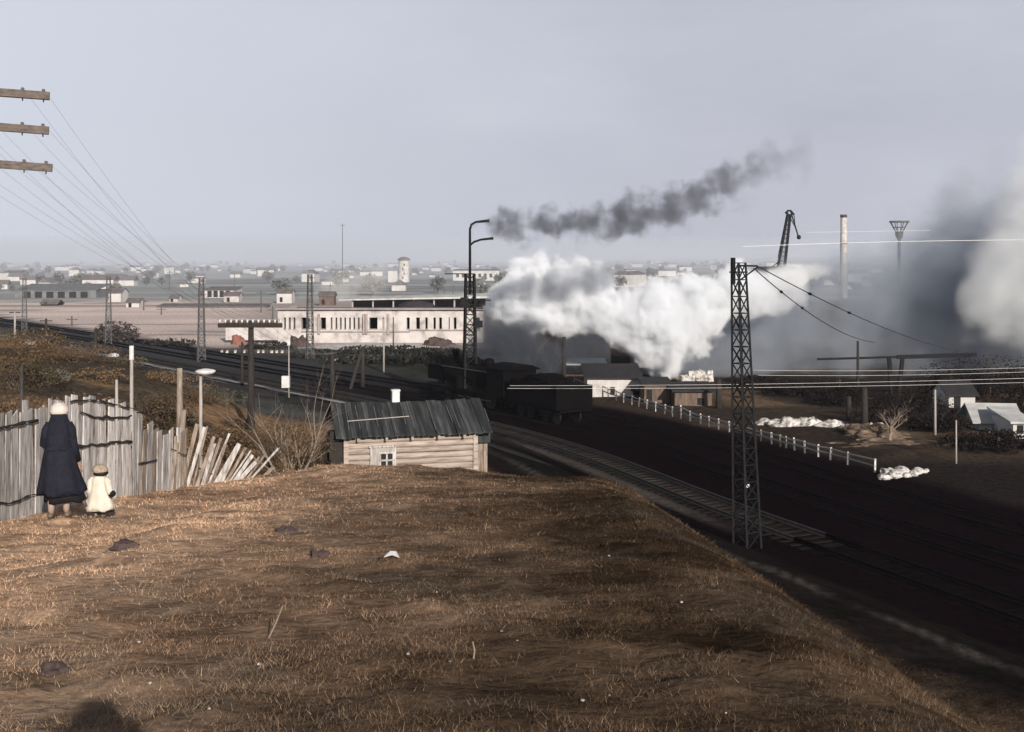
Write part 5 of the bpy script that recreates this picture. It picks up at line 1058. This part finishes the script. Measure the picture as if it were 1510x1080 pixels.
# ------------------------------------------------------------------ smoke, steam and haze
def plume(name, label, Y, stops, dens, colour, absorb=None, nscale=.35, namp=1.1, warp=1.2, ky=1.0, lo=.0, hi=.5, aniso=0.0, rate=.5, detail=5, kind='stuff', inner=None, margin=1.25):
    """stops: (px, upper y, lower y, density factor); the cloud follows the axis between the two edges"""
    P = [(at(px, (u + l) / 2, Y), (l - u) / 2 / F * Y, f) for px, u, l, f in stops]
    x0, x1 = P[0][0].x, P[-1][0].x; zs = [p.z for p, _, _ in P]; zmin, zmax = min(zs) - .1, max(zs) + .1; rmax = max(r for _, r, _ in P)
    mb = MB(); nr = 18
    rings = []
    for i, (p, r, f) in enumerate(P):
        rr = r * margin + .25
        rings.append([(p.x, Y + ky * rr * math.cos(2 * math.pi * k / nr), p.z + rr * math.sin(2 * math.pi * k / nr)) for k in range(nr)])
    mb.rings(rings)
    m = bpy.data.materials.new(name + '_volume'); m.use_nodes = True; t = m.node_tree; t.nodes.clear(); nn = t.nodes.new; ln = t.links.new
    o = nn('ShaderNodeOutputMaterial'); v = nn('ShaderNodeVolumePrincipled'); ln(v.outputs[0], o.inputs['Volume'])
    v.inputs['Color'].default_value = (*colour, 1); v.inputs['Anisotropy'].default_value = aniso
    if absorb: v.inputs['Absorption Color'].default_value = (*absorb, 1)
    def math_(op, a, b=None, c=None, clamp=False):
        n = nn('ShaderNodeMath'); n.operation = op; n.use_clamp = clamp
        for i, q in enumerate((a, b, c)):
            if q is None: continue
            if hasattr(q, 'is_output'): ln(q, n.inputs[i])
            else: n.inputs[i].default_value = q
        return n.outputs[0]
    tc = nn('ShaderNodeTexCoord'); pos = tc.outputs['Object']
    nw = nn('ShaderNodeTexNoise'); nw.inputs['Scale'].default_value = nscale * .7; nw.inputs['Detail'].default_value = 2; ln(pos, nw.inputs[0])
    sub = nn('ShaderNodeVectorMath'); sub.operation = 'SUBTRACT'; sub.inputs[1].default_value = (.5, .5, .5); ln(nw.outputs['Color'], sub.inputs[0])
    sca = nn('ShaderNodeVectorMath'); sca.operation = 'SCALE'; sca.inputs['Scale'].default_value = warp * 2; ln(sub.outputs[0], sca.inputs[0])
    ad = nn('ShaderNodeVectorMath'); ad.operation = 'ADD'; ln(pos, ad.inputs[0]); ln(sca.outputs[0], ad.inputs[1])
    sp = nn('ShaderNodeSeparateXYZ'); ln(ad.outputs[0], sp.inputs[0])
    tt = math_('DIVIDE', math_('SUBTRACT', sp.outputs[0], x0), x1 - x0, clamp=True)
    cr = nn('ShaderNodeValToRGB'); cr.color_ramp.interpolation = 'LINEAR'; e = cr.color_ramp.elements
    for i, (p, r, f) in enumerate(P):
        q = (p.x - x0) / (x1 - x0); (None if i in (0, len(P) - 1) else e.new(q))
    for i, (p, r, f) in enumerate(P):
        e[i].color = ((p.z - zmin) / (zmax - zmin), r / rmax, f, 1)
    ln(tt, cr.inputs[0]); sr = nn('ShaderNodeSeparateColor'); ln(cr.outputs[0], sr.inputs[0])
    cz_ = math_('MULTIPLY_ADD', sr.outputs[0], zmax - zmin, zmin); rr = math_('MULTIPLY', sr.outputs[1], rmax)
    dz = math_('SUBTRACT', sp.outputs[2], cz_); dy = math_('DIVIDE', math_('SUBTRACT', sp.outputs[1], Y), ky)
    d = math_('SQRT', math_('ADD', math_('MULTIPLY', dz, dz), math_('MULTIPLY', dy, dy)))
    shape = math_('SUBTRACT', 1.0, math_('DIVIDE', d, rr))
    nz = nn('ShaderNodeTexNoise'); nz.inputs['Scale'].default_value = nscale; nz.inputs['Detail'].default_value = detail; nz.inputs['Roughness'].default_value = .58; ln(pos, nz.inputs[0])
    val = math_('ADD', shape, math_('MULTIPLY', math_('SUBTRACT', nz.outputs[0], .5), namp))
    mr = nn('ShaderNodeMapRange'); mr.interpolation_type = 'SMOOTHSTEP'; mr.inputs['From Min'].default_value = lo; mr.inputs['From Max'].default_value = hi; ln(val, mr.inputs[0])
    den = math_('MULTIPLY', math_('MULTIPLY', mr.outputs[0], sr.outputs[2]), dens)
    ln(den, v.inputs['Density'])
    m.cycles.volume_step_rate = rate
    ob = mb.build(name, m); tag(ob, label, name.split('_')[-1], None, kind); return ob

plume('white_steam', 'billowing bright white steam cloud over the sheds', 102,
      [(716, 432, 474, .5), (740, 405, 482, .9), (765, 372, 505, 1), (800, 370, 502, 1), (850, 374, 496, 1), (885, 388, 504, 1), (915, 408, 518, 1), (950, 402, 552, .9), (985, 398, 580, .75), (1015, 394, 548, .7), (1050, 384, 510, .9), (1085, 380, 480, .9), (1110, 388, 480, .6), (1145, 392, 470, .3), (1190, 392, 470, .1)],
      2.0, (.94, .957, .982), nscale=.42, namp=1.7, warp=.9, ky=.8, lo=.10, hi=.44, aniso=-.30, rate=.25, detail=7)
plume('dark_smoke', 'dark smoke rising from the locomotive under the white steam', 97,
      [(690, 470, 545, .5), (712, 456, 560, 1), (755, 458, 568, 1.3), (795, 474, 562, 1), (850, 480, 550, .8), (900, 490, 555, .5)],
      1.5, (.20, .22, .26), nscale=.36, namp=2.6, warp=1.4, ky=.7, lo=.0, hi=1.1, rate=.35)
plume('grey_smoke', 'great mass of blue-grey smoke filling the right side', 110,
      [(930, 490, 600, .6), (1000, 440, 610, 1), (1060, 412, 615, 1), (1120, 385, 618, 1), (1180, 368, 618, .9), (1240, 350, 618, .85), (1290, 325, 618, .9), (1340, 288, 618, 1.0), (1400, 250, 618, 1.2), (1450, 235, 618, 1.2), (1510, 230, 618, .9), (1610, 220, 618, .7)],
      .42, (.62, .66, .72), nscale=.18, namp=2.1, warp=3.0, ky=.7, lo=.0, hi=1.1, rate=.35, detail=6)
plume('charcoal_smoke', 'darkest blue-black heart of the smoke near the right edge', 105,
      [(1290, 430, 520, .0), (1340, 390, 545, .6), (1390, 350, 560, 1), (1430, 340, 555, 1), (1465, 360, 545, .7), (1500, 400, 530, .2)],
      .085, (.18, .215, .26), nscale=.2, namp=1.9, warp=2, ky=.5, lo=.0, hi=1.0, rate=.4)
plume('pale_smoke', 'pale smoke bank at the right edge', 99,
      [(1405, 425, 465, .15), (1435, 365, 500, .45), (1465, 295, 535, .75), (1490, 235, 555, .9), (1530, 190, 580, 1), (1580, 170, 590, 1), (1660, 160, 590, 1)],
      .6, (.93, .94, .95), nscale=.28, namp=1.9, warp=2.4, ky=.6, lo=.05, hi=.95, aniso=-.15, rate=.4, margin=1.5)
plume('town_steam', 'pale drifting steam over the plain behind the ruined works', 300,
      [(440, 425, 450, .4), (480, 405, 452, .8), (520, 392, 448, 1), (560, 388, 440, .7), (600, 392, 425, .3)],
      .09, (.95, .95, .92), nscale=.12, namp=1.7, warp=3, ky=1, lo=.05, hi=.9, aniso=-.2, rate=.5)
plume('steam_puff', 'small white steam puff right of the big mast top', 104,
      [(1132, 392, 420, .5), (1150, 384, 432, 1), (1175, 380, 430, 1), (1200, 382, 418, .6), (1225, 388, 408, .2)],
      1.0, (.96, .96, .96), nscale=.5, namp=1.4, warp=.8, ky=1, lo=.1, hi=.5, aniso=-.2, rate=.25)
plume('soot_smoke', 'thin wisps of dark smoke trailing across the sky from the curved arms', 86,
      [(693, 312, 346, 1.6), (708, 309, 352, 1.6), (728, 304, 362, 1.4), (775, 298, 372, 1.2), (830, 288, 370, 1.3), (900, 280, 368, 1.3), (955, 270, 366, 1.2), (1000, 246, 354, 1.0), (1060, 222, 334, .75), (1110, 196, 310, .4), (1150, 180, 292, .18), (1200, 165, 290, .05)],
      1.2, (.22, .22, .26), nscale=.66, namp=2.5, warp=.45, ky=.6, lo=.28, hi=1.05, rate=.3, detail=6)
hz = MB(); X0, X1, Y0, Y1, Z0, Z1 = -4700, 4700, -130, 6200, -9, 46
hz.add([(X0, Y0, Z0), (X1, Y0, Z0), (X1, Y1, Z0), (X0, Y1, Z0), (X0, Y0, Z1), (X1, Y0, Z1), (X1, Y1, Z1), (X0, Y1, Z1)], [(0, 3, 2, 1), (4, 5, 6, 7), (0, 1, 5, 4), (1, 2, 6, 5), (2, 3, 7, 6), (3, 0, 4, 7)])
hm = bpy.data.materials.new('haze_volume'); hm.use_nodes = True; t = hm.node_tree; t.nodes.clear()
o = t.nodes.new('ShaderNodeOutputMaterial'); v = t.nodes.new('ShaderNodeVolumePrincipled'); t.links.new(v.outputs[0], o.inputs['Volume'])
v.inputs['Color'].default_value = (.86, .90, 1.0, 1); v.inputs['Density'].default_value = .00016
tag(hz.build('haze', hm), kind='stuff')

# the smoky mist lying over the plain
sm = MB(); sm.lump((-250, 1900, 2), (2600, 1640, 34), seed=2, amp=.05, nu=32, nv=16)
sv = bpy.data.materials.new('mist_volume'); sv.use_nodes = True; t = sv.node_tree; t.nodes.clear()
o = t.nodes.new('ShaderNodeOutputMaterial'); v = t.nodes.new('ShaderNodeVolumePrincipled'); t.links.new(v.outputs[0], o.inputs['Volume'])
v.inputs['Color'].default_value = (.86, .90, 1.0, 1); v.inputs['Density'].default_value = .0007
tag(sm.build('mist', sv), 'pale smoky mist lying over the hazy plain', 'mist', kind='stuff')
